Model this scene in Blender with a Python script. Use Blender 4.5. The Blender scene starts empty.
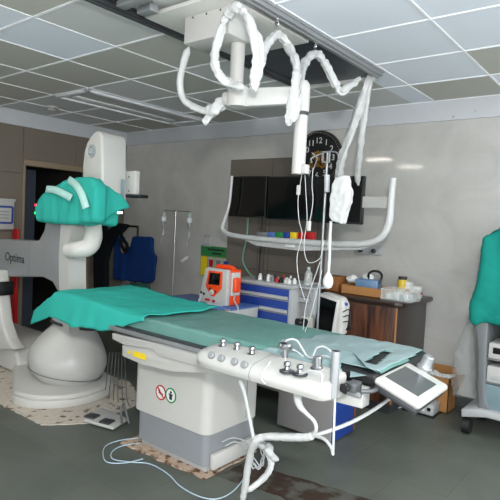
import bpy, bmesh, math, random
import numpy as np
from mathutils import Vector, Matrix, noise
random.seed(7)
C = bpy.context.scene.collection
PI = math.pi

# ------------------------------------------------------------------ camera
F = 523.0
YAW, PIT, ROL = math.radians(38.48), math.radians(-3.08), math.radians(3.0)
CZ = 1.5
fwd = Vector((-math.sin(YAW)*math.cos(PIT), math.cos(YAW)*math.cos(PIT), math.sin(PIT)))
rgt = Vector((math.cos(YAW), math.sin(YAW), 0))
upv = rgt.cross(fwd)
RR = rgt*math.cos(ROL) + upv*math.sin(ROL)
UU = -rgt*math.sin(ROL) + upv*math.cos(ROL)
O = Vector((0, 0, CZ))

def W(px, py, X=None, Y=None, Z=None):
    """point of the place seen at a pixel of the photograph, on a plane X=, Y= or Z="""
    d = RR*((px-250)/F) - UU*((py-250)/F) + fwd
    if Y is not None: t = Y/d.y
    elif Z is not None: t = (Z-CZ)/d.z
    else: t = X/d.x
    return O + d*t

cam = bpy.data.cameras.new('camera'); co = bpy.data.objects.new('camera', cam); C.objects.link(co)
cam.sensor_width = 36.0; cam.lens = 36.0*F/500; cam.clip_start = 0.05
co.matrix_world = Matrix(((RR.x, UU.x, -fwd.x, 0), (RR.y, UU.y, -fwd.y, 0), (RR.z, UU.z, -fwd.z, CZ), (0, 0, 0, 1)))
bpy.context.scene.camera = co

# ------------------------------------------------------------------ materials
def lin(h):
    h = h.lstrip('#')
    c = [int(h[i:i+2], 16)/255 for i in (0, 2, 4)]
    return tuple(x/12.92 if x <= .04045 else ((x+.055)/1.055)**2.4 for x in c) + (1,)
_m = {}
def mat(name, hexc, rough=.5, metal=0, var=.06, scale=18, bump=0, bscale=60, spec=.5, alpha=1, trans=0, emit=0, dirt=None):
    if name in _m: return _m[name]
    m = bpy.data.materials.new(name); m.use_nodes = True
    nt = m.node_tree; N = nt.nodes; Lk = nt.links
    b = N['Principled BSDF']
    b.inputs['Roughness'].default_value = rough; b.inputs['Metallic'].default_value = metal
    b.inputs['Specular IOR Level'].default_value = spec
    b.inputs['Alpha'].default_value = alpha; b.inputs['Transmission Weight'].default_value = trans
    tc = N.new('ShaderNodeTexCoord')
    nz = N.new('ShaderNodeTexNoise'); nz.inputs['Scale'].default_value = scale; nz.inputs['Detail'].default_value = 4
    Lk.new(tc.outputs['Object'], nz.inputs['Vector'])
    mx = N.new('ShaderNodeMix'); mx.data_type = 'RGBA'
    c = lin(hexc)
    mx.inputs[6].default_value = tuple(max(0, x*(1-var)) for x in c[:3])+(1,)
    mx.inputs[7].default_value = tuple(min(1, x*(1+var)) for x in c[:3])+(1,)
    Lk.new(nz.outputs['Fac'], mx.inputs[0])
    out = mx.outputs[2]
    if dirt:
        n2 = N.new('ShaderNodeTexNoise'); n2.inputs['Scale'].default_value = dirt[1]; n2.inputs['Detail'].default_value = 8
        Lk.new(tc.outputs['Object'], n2.inputs['Vector'])
        rp = N.new('ShaderNodeValToRGB'); rp.color_ramp.elements[0].position = dirt[2]; rp.color_ramp.elements[1].position = dirt[3]
        Lk.new(n2.outputs['Fac'], rp.inputs[0])
        m2 = N.new('ShaderNodeMix'); m2.data_type = 'RGBA'; m2.inputs[7].default_value = lin(dirt[0])
        Lk.new(rp.outputs[0], m2.inputs[0]); Lk.new(out, m2.inputs[6]); out = m2.outputs[2]
    Lk.new(out, b.inputs['Base Color'])
    if emit:
        b.inputs['Emission Strength'].default_value = emit; b.inputs['Emission Color'].default_value = c
    if bump:
        n3 = N.new('ShaderNodeTexNoise'); n3.inputs['Scale'].default_value = bscale; n3.inputs['Detail'].default_value = 5
        Lk.new(tc.outputs['Object'], n3.inputs['Vector'])
        bp = N.new('ShaderNodeBump'); bp.inputs['Strength'].default_value = bump; bp.inputs['Distance'].default_value = .01
        Lk.new(n3.outputs['Fac'], bp.inputs['Height']); Lk.new(bp.outputs['Normal'], b.inputs['Normal'])
    _m[name] = m; return m

def tile_mat(name, c1, c2, mortar, bw, bh, msize, rough, marble=.5, bump=.15, off=.0, axes='XY', shift=(0, 0), spec=.5, mscale=2.2):
    m = bpy.data.materials.new(name); m.use_nodes = True
    nt = m.node_tree; N = nt.nodes; Lk = nt.links; b = N['Principled BSDF']
    b.inputs['Roughness'].default_value = rough; b.inputs['Specular IOR Level'].default_value = spec
    g = N.new('ShaderNodeNewGeometry'); sx = N.new('ShaderNodeSeparateXYZ'); cx = N.new('ShaderNodeCombineXYZ')
    Lk.new(g.outputs['Position'], sx.inputs[0])
    for k, a in enumerate(axes):
        ad = N.new('ShaderNodeMath'); ad.operation = 'ADD'; ad.inputs[1].default_value = shift[k]
        Lk.new(sx.outputs[a], ad.inputs[0]); Lk.new(ad.outputs[0], cx.inputs[k])
    br = N.new('ShaderNodeTexBrick'); br.offset = off; br.squash = 1
    br.inputs['Color1'].default_value = lin(c1); br.inputs['Color2'].default_value = lin(c2); br.inputs['Mortar'].default_value = lin(mortar)
    br.inputs['Scale'].default_value = 1; br.inputs['Mortar Size'].default_value = msize; br.inputs['Mortar Smooth'].default_value = .3
    br.inputs['Brick Width'].default_value = bw; br.inputs['Row Height'].default_value = bh; br.inputs['Bias'].default_value = 0
    Lk.new(cx.outputs[0], br.inputs['Vector'])
    nz = N.new('ShaderNodeTexNoise'); nz.inputs['Scale'].default_value = mscale; nz.inputs['Detail'].default_value = 9; nz.inputs['Distortion'].default_value = 1.2
    nz.inputs['Roughness'].default_value = .6
    Lk.new(g.outputs['Position'], nz.inputs['Vector'])
    mr = N.new('ShaderNodeMapRange'); mr.inputs['From Min'].default_value = .3; mr.inputs['From Max'].default_value = .7
    mr.inputs['To Min'].default_value = 1-marble; mr.inputs['To Max'].default_value = 1+marble
    Lk.new(nz.outputs['Fac'], mr.inputs[0])
    mu = N.new('ShaderNodeVectorMath'); mu.operation = 'SCALE'
    Lk.new(br.outputs['Color'], mu.inputs[0]); Lk.new(mr.outputs[0], mu.inputs['Scale'])
    Lk.new(mu.outputs[0], b.inputs['Base Color'])
    if bump:
        bp = N.new('ShaderNodeBump'); bp.inputs['Strength'].default_value = bump; bp.inputs['Distance'].default_value = .004
        Lk.new(br.outputs['Fac'], bp.inputs['Height']); bp.invert = True; Lk.new(bp.outputs['Normal'], b.inputs['Normal'])
    _m[name] = m; return m

M = dict(
 white=mat('white_plastic', '#b9b9b5', .35, var=.02),
 cream=mat('cream_plastic', '#c2c1bc', .38, var=.03),
 cool=mat('pale_grey_plastic', '#abaeaf', .4, var=.03),
 grey=mat('grey_enamel', '#8a8d91', .42, var=.04),
 midgrey=mat('mid_grey_plastic', '#76787a', .45, var=.04),
 dark=mat('dark_grey_plastic', '#35373a', .45, var=.08),
 black=mat('black_plastic', '#0d0e10', .35, var=.1),
 screen=mat('black_screen', '#08090b', .12, var=.05, spec=.5),
 lcd=mat('grey_screen', '#4b4f50', .25, var=.05),
 steel=mat('steel', '#b4b6b6', .25, 1, var=.05),
 alu=mat('aluminium', '#a3a6a8', .4, .6, var=.08),
 chrome=mat('chrome', '#c9cacb', .12, 1, var=.02),
 wrap=mat('clear_plastic_wrap_over_white', '#c2c4c3', .25, var=.1, scale=30, bump=.6, bscale=35),
 sheet_t=mat('turquoise_cloth', '#31a598', .85, var=.07, scale=9, bump=.5, bscale=16, spec=.15),
 sheet_g=mat('green_cloth', '#177f74', .85, var=.08, scale=9, bump=.3, bscale=30, spec=.15),
 pad=mat('pale_teal_sheet', '#5f8a83', .45, var=.16, scale=3.5, bump=.3, bscale=14, spec=.4),
 matt=mat('black_vinyl', '#101214', .45, var=.1, bump=.15),
 tape=mat('pale_tape', '#a9d3cc', .6, var=.1, scale=30),
 orange=mat('orange_plastic', '#ea4a17', .4, var=.04),
 blue=mat('blue_enamel', '#1d3f8f', .4, var=.05),
 bluetop=mat('blue_tray', '#4a6fae', .45, var=.08),
 navy=mat('navy_fabric', '#0c2f66', .8, var=.18, scale=12, bump=.4, bscale=30, spec=.2),
 blackcloth=mat('black_fabric', '#0b1216', .85, var=.2, bump=.3, bscale=30, spec=.2),
 wood=None,
 yellow=mat('yellow', '#e6c81e', .5, var=.05),
 red=mat('red', '#b3161a', .45, var=.06),
 green=mat('green', '#1c7d3c', .5, var=.06),
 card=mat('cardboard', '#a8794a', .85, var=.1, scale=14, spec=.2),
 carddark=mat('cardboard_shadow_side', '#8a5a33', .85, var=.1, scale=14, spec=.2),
 cable=mat('white_cable', '#bcc0c0', .4, var=.04),
 greycable=mat('grey_cable', '#4d504f', .5, var=.06),
 bluecable=mat('pale_blue_cable', '#a9bfcb', .4, var=.04),
 rubber=mat('black_rubber', '#121212', .6, var=.1),
 clear=mat('clear_plastic', '#dfe6e4', .12, var=.03, alpha=.28, spec=.6),
 bag=mat('clear_plastic_bag', '#c9d0ce', .08, var=.1, alpha=.16, bump=1, bscale=22),
 gold=mat('antique_gold', '#9c7430', .4, .6, var=.15),
 cyan=mat('pale_cyan_panel', '#748a91', .45, var=.05),
 brown=mat('brown_board', '#4a2a1c', .5, var=.2),
 paper=mat('paper', '#d9dbd8', .7, var=.03),
 ink=mat('dark_ink', '#1c2326', .6, var=.05),
 concrete=mat('broken_concrete', '#c6bdb0', .95, var=.2, scale=25, bump=1, bscale=45, spec=.2, dirt=('#66503f', 13, .57, .68)),
 rubble=mat('pink_rubble', '#b8a390', .95, var=.3, scale=30, bump=1, bscale=50, spec=.2, dirt=('#6b4a36', 20, .5, .6)),
 trench=mat('rusty_trench_cover', '#3a2c24', .6, var=.3, scale=10, bump=.5, bscale=30, spec=.3, dirt=('#55564f', 6, .5, .6)),
 lintel=mat('white_painted_plaster', '#c3c6ca', .7, var=.05, scale=6, bump=.25, bscale=12, spec=.2, dirt=('#9c9a96', 9, .7, .76)),
 corridor=mat('dark_corridor_paint', '#2e2a26', .8, var=.1),  # corridor walls in a very dark grey-brown
 doorwood=mat('door_frame_wood', '#8d7d66', .6, var=.12, scale=20),
 bulb=mat('white_rubber', '#d5d9da', .4, var=.02),
 glassb=mat('saline_bottle', '#b9c4c6', .2, var=.05, alpha=.75),
 lampface=mat('lit_diffuser', '#fff6ea', .5, emit=30, var=0),
 lampoff=mat('unlit_diffuser', '#b9bbbb', .5, var=.02),
 skin=mat('tan_leather', '#8a7458', .7, var=.1),
)
# wood grain
def wood_mat():
    m = bpy.data.materials.new('dark_wood_laminate'); m.use_nodes = True
    nt = m.node_tree; N = nt.nodes; Lk = nt.links; b = N['Principled BSDF']; b.inputs['Roughness'].default_value = .35
    tc = N.new('ShaderNodeTexCoord'); mp = N.new('ShaderNodeMapping'); mp.inputs['Scale'].default_value = (16, 16, 1.2)
    nz = N.new('ShaderNodeTexNoise'); nz.inputs['Scale'].default_value = 2.2; nz.inputs['Detail'].default_value = 7; nz.inputs['Distortion'].default_value = .6
    rp = N.new('ShaderNodeValToRGB'); e = rp.color_ramp.elements
    e[0].color = lin('#24130d'); e[1].color = lin('#6a3e28'); e[0].position = .35; e[1].position = .68
    Lk.new(tc.outputs['Object'], mp.inputs[0]); Lk.new(mp.outputs[0], nz.inputs['Vector']); Lk.new(nz.outputs['Fac'], rp.inputs[0]); Lk.new(rp.outputs[0], b.inputs['Base Color'])
    return m
M['wood'] = wood_mat()
M['woodside'] = mat('grey_brown_laminate', '#3f3733', .35, var=.12, scale=12)

# ------------------------------------------------------------------ mesh building
def cr(pts, n=8):
    """smooth curve through points"""
    P = [Vector(p) for p in pts]
    if len(P) < 3: return P
    P = [P[0]*2-P[1]] + P + [P[-1]*2-P[-2]]
    out = []
    for i in range(1, len(P)-2):
        a, b, c, d = P[i-1], P[i], P[i+1], P[i+2]
        for k in range(n):
            t = k/n
            out.append(.5*((2*b)+(c-a)*t+(2*a-5*b+4*c-d)*t*t+(3*b-a-3*c+d)*t**3))
    out.append(P[-2]); return out

class MB:
    def __init__(s): s.v = []; s.f = []; s.mi = []; s.M = None
    def add(s, vs, fs, mi=0):
        o = len(s.v)
        for p in vs:
            p = Vector(p)
            s.v.append(s.M @ p if s.M else p)
        for f in fs: s.f.append([o+i for i in f]); s.mi.append(mi)
        return s
    def bm(s, bm, mi=0):
        bm.verts.ensure_lookup_table(); bm.verts.index_update()
        s.add([v.co.copy() for v in bm.verts], [[v.index for v in f.verts] for f in bm.faces], mi); bm.free(); return s
    def box(s, a, b, bev=0, seg=2, mi=0, rz=0, vert_only=False):
        a = Vector(a); b = Vector(b); c = (a+b)/2; d = b-a
        bm = bmesh.new(); bmesh.ops.create_cube(bm, size=1)
        for v in bm.verts: v.co = Vector((v.co.x*d.x, v.co.y*d.y, v.co.z*d.z))
        if bev:
            es = [e for e in bm.edges if not vert_only or abs((e.verts[0].co-e.verts[1].co).z) > 1e-6]
            bmesh.ops.bevel(bm, geom=es, offset=min(bev, .49*min(abs(d.x), abs(d.y), abs(d.z) if not vert_only else 9)), segments=seg, profile=.5, affect='EDGES')
        R = Matrix.Rotation(rz, 4, 'Z')
        for v in bm.verts: v.co = R @ v.co + c
        return s.bm(bm, mi)
    def cyl(s, p0, p1, r0, r1=None, seg=20, mi=0, cap=True):
        r1 = r0 if r1 is None else r1
        return s.tube([p0, p1], [r0, r1], seg, mi, cap)
    def tube(s, pts, r, seg=10, mi=0, cap=True, flat=1.0):
        P = [Vector(p) for p in pts]; n = len(P)
        rs = r if isinstance(r, (list, tuple)) else [r]*n
        if len(rs) != n: rs = [np.interp(i/(n-1), np.linspace(0, 1, len(rs)), rs) for i in range(n)]
        T = [(P[min(i+1, n-1)]-P[max(i-1, 0)]).normalized() for i in range(n)]
        u = T[0].orthogonal().normalized()
        vs = []
        for i in range(n):
            u = (u - T[i]*u.dot(T[i]));  u = u.normalized() if u.length > 1e-6 else T[i].orthogonal().normalized()
            w = T[i].cross(u)
            for k in range(seg):
                a = 2*PI*k/seg; vs.append(P[i]+(u*math.cos(a)+w*math.sin(a)*flat)*rs[i])
        fs = [[i*seg+k, i*seg+(k+1) % seg, (i+1)*seg+(k+1) % seg, (i+1)*seg+k] for i in range(n-1) for k in range(seg)]
        if cap: fs += [list(range(seg))[::-1], [(n-1)*seg+k for k in range(seg)]]
        return s.add(vs, fs, mi)
    def wrapped(s, pts, r, n=14, seg=14, amp=.25, fr=22, mi=0):
        """a cable under loosely wrapped plastic: crumpled radius"""
        P = cr(pts, n); sd = random.random()*50
        rs = [r*(1+amp*noise.noise(Vector((i*.28+sd, 0, 0)))) for i in range(len(P))]
        rs = [q_*min(1, .35+i/7, .35+(len(P)-1-i)/7) for i, q_ in enumerate(rs)]
        o = len(s.v); s.tube(P, rs, seg, mi)
        for i in range(len(P)):
            for k in range(seg):
                a = 2*PI*k/seg; w = .92+amp*1.3*noise.noise(Vector((math.cos(a)*1.8+sd, math.sin(a)*1.8, i*.05+sd)))
                j = o+i*seg+k; s.v[j] = P[i]+(s.v[j]-P[i])*w
        for i in range(o, len(s.v)):
            q = s.v[i]*fr
            s.v[i] = s.v[i] + noise.noise_vector(q)*r*amp*.5 + noise.noise_vector(q*3.1)*r*amp*.3
        return s
    def lathe(s, prof, base=(0, 0, 0), seg=32, mi=0, axis=None):
        base = Vector(base); n = len(prof)
        R = Vector((0, 0, 1)).rotation_difference(Vector(axis)).to_matrix() if axis else Matrix.Identity(3)
        vs = [base + R @ Vector((r*math.cos(2*PI*k/seg), r*math.sin(2*PI*k/seg), z)) for r, z in prof for k in range(seg)]
        fs = [[i*seg+k, i*seg+(k+1) % seg, (i+1)*seg+(k+1) % seg, (i+1)*seg+k] for i in range(n-1) for k in range(seg)]
        ring = prof[0][0] > 1e-5 and prof[-1][0] > 1e-5 and abs(prof[0][0]-prof[-1][0]) < .04 and abs(prof[0][1]-prof[-1][1]) < .04
        if ring: return s.add(vs, fs, mi)
        if prof[0][0] > 1e-5: fs.append(list(range(seg))[::-1])
        if prof[-1][0] > 1e-5: fs.append([(n-1)*seg+k for k in range(seg)])
        return s.add(vs, fs, mi)
    def prism(s, pts, ext, bev=0, seg=2, mi=0):
        """closed polygon of 3D points extruded by a vector, edges rounded"""
        bm = bmesh.new(); vs = [bm.verts.new(Vector(p)) for p in pts]; f = bm.faces.new(vs)
        r = bmesh.ops.extrude_face_region(bm, geom=[f]); e = Vector(ext)
        for g in r['geom']:
            if isinstance(g, bmesh.types.BMVert): g.co += e
        bmesh.ops.recalc_face_normals(bm, faces=bm.faces)
        if bev: bmesh.ops.bevel(bm, geom=bm.edges[:], offset=bev, segments=seg, profile=.5, affect='EDGES', clamp_overlap=True)
        return s.bm(bm, mi)
    def ball(s, c, r, sc=(1, 1, 1), u=20, v=12, mi=0):
        bm = bmesh.new(); bmesh.ops.create_uvsphere(bm, u_segments=u, v_segments=v, radius=r)
        for q in bm.verts: q.co = Vector((q.co.x*sc[0], q.co.y*sc[1], q.co.z*sc[2]))+Vector(c)
        return s.bm(bm, mi)
    def grid(s, fn, nu, nv, mi=0, keep=None):
        vs = [fn(i/nu, j/nv) for j in range(nv+1) for i in range(nu+1)]
        fs = [[j*(nu+1)+i, j*(nu+1)+i+1, (j+1)*(nu+1)+i+1, (j+1)*(nu+1)+i] for j in range(nv) for i in range(nu)
              if keep is None or keep((i+.5)/nu, (j+.5)/nv)]
        return s.add(vs, fs, mi)
    def text(s, body, o, ux, uy, size, depth=.001, mi=0, align='CENTER'):
        cu = bpy.data.curves.new('t', 'FONT'); cu.body = body; cu.size = size; cu.extrude = depth; cu.align_x = align; cu.align_y = 'CENTER'; cu.resolution_u = 3
        ob = bpy.data.objects.new('t', cu); C.objects.link(ob)
        bpy.context.view_layer.update()
        me = bpy.data.meshes.new_from_object(ob.evaluated_get(bpy.context.evaluated_depsgraph_get()))
        ux = Vector(ux).normalized(); uy = Vector(uy).normalized(); uz = ux.cross(uy); o = Vector(o)
        s.add([o+ux*v.co.x+uy*v.co.y+uz*v.co.z for v in me.vertices], [list(p.vertices) for p in me.polygons], mi)
        bpy.data.objects.remove(ob); bpy.data.curves.remove(cu); bpy.data.meshes.remove(me); return s
    def remesh(s, voxel=.012, smooth=4, disp=None):
        me = bpy.data.meshes.new('r'); me.from_pydata([tuple(v) for v in s.v], [], s.f); ob = bpy.data.objects.new('r', me); C.objects.link(ob)
        r = ob.modifiers.new('r', 'REMESH'); r.mode = 'VOXEL'; r.voxel_size = voxel
        q = ob.modifiers.new('s', 'SMOOTH'); q.factor = .5; q.iterations = smooth
        bpy.context.view_layer.update()
        m2 = bpy.data.meshes.new_from_object(ob.evaluated_get(bpy.context.evaluated_depsgraph_get()))
        s.v = [v.co + (v.normal*disp(v.co) if disp else Vector((0, 0, 0))) for v in m2.vertices]; s.f = [list(p.vertices) for p in m2.polygons]; s.mi = [0]*len(s.f)
        bpy.data.objects.remove(ob); bpy.data.meshes.remove(me); bpy.data.meshes.remove(m2); return s
    def build(s, name, mats, parent=None, smooth=35, solid=0):
        if not isinstance(mats, (list, tuple)): mats = [mats]
        if parent is None:
            xs = np.array([tuple(v) for v in s.v]); lo = xs.min(0); hi = xs.max(0)
            org = Vector(((lo[0]+hi[0])/2, (lo[1]+hi[1])/2, lo[2]))
        else:
            org = Vector((0, 0, 0)); p = parent
            while p: org += p.location; p = p.parent
        me = bpy.data.meshes.new(name); me.from_pydata([tuple(v-org) for v in s.v], [], s.f)
        for m in mats: me.materials.append(m)
        me.polygons.foreach_set('material_index', s.mi)
        bm = bmesh.new(); bm.from_mesh(me)
        if solid == 0: bmesh.ops.recalc_face_normals(bm, faces=bm.faces)
        bm.to_mesh(me); bm.free()
        if smooth:
            me.polygons.foreach_set('use_smooth', [True]*len(me.polygons)); me.set_sharp_from_angle(angle=math.radians(smooth))
        me.update()
        ob = bpy.data.objects.new(name, me); C.objects.link(ob)
        if parent: ob.parent = parent
        else: ob.location = org
        if solid:
            md = ob.modifiers.new('thickness', 'SOLIDIFY'); md.thickness = solid; md.offset = 0
        return ob

def tag(o, label, cat, group=None):
    o['label'] = label; o['category'] = cat
    if group: o['group'] = group
    return o
def thing(name, label, cat, loc, group=None):
    o = bpy.data.objects.new(name, None); o.empty_display_size = .05; C.objects.link(o); o.location = Vector(loc)
    return tag(o, label, cat, group)
def struct(o): o['kind'] = 'structure'; return o
def dup(root, loc, label=None):
    r = root.copy(); C.objects.link(r); r.location = Vector(loc)
    if label: r['label'] = label
    for ch in list(root.children):
        c = ch.copy(); C.objects.link(c); c.parent = r
        for g in ch.children:
            d = g.copy(); C.objects.link(d); d.parent = c
    return r

# ================================================================== ROOM
H = 2.649; YB = 4.66; XL = -6.0
fl = tile_mat('dark_stone_floor', '#565b54', '#5d625a', '#4f544d', .62, .62, .004, .42, marble=.16, bump=.1, off=.5, shift=(.25, .1))
struct(MB().add([(-7.6, -.9, 0), (1.4, -.9, 0), (1.4, YB+.1, 0), (-7.6, YB+.1, 0)], [[0, 1, 2, 3]]).build('floor', fl))
# back wall
wb = tile_mat('grey_marbled_wall_tile', '#bcbbb6', '#bebdb9', '#b7b6b1', 1.2, .6, 0.002, .07, marble=.10, bump=.02, axes='XZ', shift=(.1, .05))
struct(MB().box((XL-.1, YB, 0), (2.6, YB+.12, H+.1)).build('wall_back', wb))
# left wall: panels round the doorway, dark gaps between them
wl = mat('tan_grey_wall_tile', '#746c61', .35, var=.07, scale=3)
gap = mat('tile_joint', '#3b3834', .8)
D0, D1, DZ = 3.165, 4.12, 2.03
b = MB()
def lpanel(y0, y1, z0, z1): b.box((XL-.03, y0+.002, z0+.002), (XL, y1-.002, z1-.002), .002, 1)
for y0, y1 in ((-2.6, -1.2), (-1.2, 0), (0, .9), (.9, 1.7), (1.7, 2.45), (2.45, D0)):
    for z0, z1 in ((0, .62), (.62, 1.24), (1.24, 1.93), (1.93, H+.1)): lpanel(y0, y1, z0, z1)
lpanel(D0, 3.86, DZ+.07, H+.1); lpanel(3.86, D1, DZ+.07, H+.1)
lpanel(D1, YB, 0, .62); lpanel(D1, YB, .62, 1.24); lpanel(D1, YB, 1.24, 1.93); lpanel(D1, YB, 1.93, H+.1)
b.box((XL-.12, -2.6, 0), (XL-.03, D0, H+.1), mi=1); b.box((XL-.12, D1, 0), (XL-.03, YB, H+.1), mi=1); b.box((XL-.12, D0, DZ+.07), (XL-.03, D1, H+.1), mi=1)
struct(b.build('wall_left', [wl, gap]))
# door: frame + corridor behind
b = MB().box((XL-.12, D0, DZ), (XL+.012, D1, DZ+.07), .004)
b.box((XL-.12, D0-.0, 0), (XL+.004, D0+.035, DZ), .004).box((XL-.12, D1-.035, 0), (XL+.012, D1, DZ), .004)
struct(b.build('door_1', M['doorwood']))
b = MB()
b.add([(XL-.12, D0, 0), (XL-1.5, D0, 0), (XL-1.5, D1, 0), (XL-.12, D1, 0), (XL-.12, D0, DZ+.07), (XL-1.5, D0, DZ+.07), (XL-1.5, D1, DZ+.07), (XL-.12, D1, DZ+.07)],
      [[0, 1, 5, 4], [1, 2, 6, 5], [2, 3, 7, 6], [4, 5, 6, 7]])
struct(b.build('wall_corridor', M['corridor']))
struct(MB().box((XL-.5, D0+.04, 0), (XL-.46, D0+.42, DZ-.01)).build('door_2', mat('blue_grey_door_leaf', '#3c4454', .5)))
# unseen wall behind the camera, sized to keep light off the left side
struct(MB().box((XL-.1, -2.7, 0), (-1.6, -2.6, H+.1)).build('wall_front', mat('pale_wall', '#8f8e8a', .5)))
# plaster bands
struct(MB().box((XL, YB-.02, 2.47), (2.6, YB, H), .004).build('trim_1', M['lintel']))
struct(MB().box((XL, -2.6, 2.475), (XL+.02, YB, H), .004).build('trim_2', M['lintel']))
# recessed tile panel behind the monitors
pm = tile_mat('taupe_tile_panel', '#716a60', '#78716a', '#4d4842', .62, .62, .005, .35, marble=.08, bump=.1, axes='XZ', shift=(4.06, .27))
struct(MB().box((-4.05, YB-.006, .85), (-2.72, YB, 2.21)).build('trim_3', pm))
struct(MB().box((XL, YB-.012, 0), (2.6, YB, .1), .003).build('baseboard_back', mat('dark_skirting', '#4a4d4c', .4)))
# ceiling: lay-in panels and white T-bars
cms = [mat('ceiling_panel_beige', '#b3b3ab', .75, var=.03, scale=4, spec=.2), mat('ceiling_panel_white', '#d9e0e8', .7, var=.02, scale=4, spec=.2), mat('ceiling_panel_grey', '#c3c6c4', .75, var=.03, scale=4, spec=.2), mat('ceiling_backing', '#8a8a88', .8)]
b = MB().box((XL-.1, -2.7, H+.012), (2.6, YB+.1, H+.08), mi=3)
ys = [2.733*.6+.6*k for k in range(-7, 6)]+[YB+.1]; ys[0] = -2.7
xl_ = [XL-.1]+[-3.043-.6*k for k in range(4, -1, -1)]+[-2.443, -1.9]; xr2 = [-1.9]+[-1.694+.6*k for k in range(0, 8)]; xr2[-1] = 2.6
for X_ in (xl_, xr2):
    for i in range(len(X_)-1):
        for k in range(len(ys)-1):
            u0, u1, v0, v1 = X_[i], X_[i+1], ys[k], ys[k+1]; cx_, cy_ = (u0+u1)/2, (v0+v1)/2
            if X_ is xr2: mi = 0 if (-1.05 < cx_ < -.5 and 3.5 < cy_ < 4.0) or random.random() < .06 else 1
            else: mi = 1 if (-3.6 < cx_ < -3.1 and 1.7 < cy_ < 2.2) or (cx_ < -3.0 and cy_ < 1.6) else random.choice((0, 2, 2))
            b.box((u0, v0, H), (u1, v1, H+.012), mi=mi)
struct(b.build('ceiling', cms))
tb = mat('white_tbar', '#e9ecee', .4, var=.01)
b = MB(); xs = [-3.043-.6*k for k in range(0, 5)] + [-2.443]; xr = [-1.094+.6*k for k in range(0, 6)] + [-1.694]
for x in xs + xr: b.box((x-.0065, -2.6, H-.005), (x+.0065, YB-.02, H))
struct(b.build('trim_4', tb))
b = MB()
for k in range(-7, 6):
    y = 2.733*.6 + .6*k
    if y < YB: b.box((XL, y-.0075, H-.006), (2.5, y+.0075, H))
struct(b.build('trim_5', tb))
# damaged floor
def patch(pts, z, m, name, amp=.02):
    P = [Vector((p[0], p[1], 0)) for p in pts]; out = []
    for i in range(len(P)):
        a, c = P[i], P[(i+1) % len(P)]; n = max(2, int((c-a).length/.035))
        for k in range(n):
            q = a.lerp(c, k/n); d = noise.noise_vector(q*17)*amp; out.append((q.x+d.x, q.y+d.y, .0005))
    return struct(MB().prism(out, (0, 0, z)).build(name, m, smooth=0))
patch([(-4.75, 1.83), (-4.1, 1.93), (-3.32, 1.94), (-3.12, 2.2), (-3.2, 2.75), (-3.7, 3.0), (-4.9, 2.9)], .006, M['concrete'], 'floor_patch')
patch([(-2.71, 2.14), (-2.3, 2.165), (-1.99, 2.185), (-1.99, 2.7), (-2.68, 2.7), (-2.73, 2.4)], .008, M['rubble'], 'floor_patch')
patch([(-1.96, 2.26), (-1.6, 2.33), (-.9, 2.36), (-.3, 2.4), (-.3, 2.72), (-1.2, 2.66), (-1.96, 2.52)], .003, M['trench'], 'floor_patch')

# ================================================================== CEILING THINGS
t = thing('ceiling_rail', 'pair of grey aluminium rails with dark cover plate, running along the ceiling', 'ceiling rail', (-2.08, 2.2, H-.06))
for nm, x in (('rail', -1.74), ('rail', -2.44)):
    e = MB(); y0, y1 = (-.4, 3.6) if x > -2 else (-.4, 3.6)
    e.box((x-.035, y0, H-.04), (x+.035, y1, H-.007), .004).box((x-.045, y0, H-.018), (x+.045, y1, H-.008), .003).box((x-.012, y0, H-.05), (x+.012, y1, H-.038), .003)
    e.build('rail', M['alu'] if x > -2 else M['dark'], t)
MB().box((-2.38, 2.55, H-.02), (-1.8, 3.66, H-.008)).build('cover_plate', mat('glossy_dark_panel', '#3c444a', .3), t)
MB().box((-2.38, 3.62, H-.05), (-1.8, 3.66, H-.02), .004).build('end_bar', M['white'], t)
MB().box((-2.38, -.3, H-.03), (-1.8, 1.75, H-.01), .004).build('cover_plate', mat('dark_panel', '#3a3f43', .3), t)
MB().box((-2.35, 1.72, H-.06), (-2.12, 1.78, H-.02), .004).box((-2.33, 1.84, H-.06), (-2.22, 1.9, H-.02), .004).build('carriage_stop', M['alu'], t)

t = thing('ceiling_suspension_arm', 'white ceiling mounted suspension arm with box housing and drop tube', 'suspension arm', (-1.99, 2.13, 1.78))
MB().box((-2.37, 1.93, H-.045), (-1.79, 2.72, H-.022), .003).build('carriage_plate', mat('pale_metal_plate', '#c9c9c4', .4), t)
hs = MB().box((-2.165, 2.04, 2.46), (-1.835, 2.23, H-.045), .006).build('housing', M['white'], t)
for x in (-2.1, -2.0, -1.9): MB().cyl((x, 2.041, 2.59), (x, 2.037, 2.59), .005, seg=8).build('screw', M['dark'], hs)
MB().cyl((-1.905, 2.2, 2.47), (-1.905, 2.2, 2.2), .039, seg=28).build('column', M['white'], t)
jc = W(238, 98, Y=2.2)
e = MB().cyl(jc+Vector((0, 0, -.05)), jc+Vector((0, 0, .055)), .06, seg=28)
e.box(jc+Vector((-.09, -.045, -.045)), jc+Vector((.05, .045, .035)), .02)
e.build('joint', M['white'], t)
ea = W(302.5, 96, Y=2.38)
dv = (ea-jc); dv.z = 0; dv.normalize(); nv = Vector((-dv.y, dv.x, 0))
e = MB(); z0, z1 = -.052, .048
e.prism([jc+dv*.03+Vector((0, 0, z0))-nv*.035, ea+dv*.0+Vector((0, 0, z0+.004))-nv*.035, ea+Vector((0, 0, z1))-nv*.035, jc+dv*.03+Vector((0, 0, z1))-nv*.035], nv*.07, .012)
e.build('arm', M['white'], t)
e = MB().lathe([(0, .085), (.022, .08), (.036, .062), (.04, .04), (.04, -.085), (0, -.085)], ea, 24)
e.build('elbow', M['white'], t)
tb_ = W(299, 174, Y=2.38)
dt = MB().cyl(ea+Vector((0, 0, -.06)), Vector((ea.x, ea.y, tb_.z)), .036, seg=26).build('drop_tube', M['white'], t)
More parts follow.
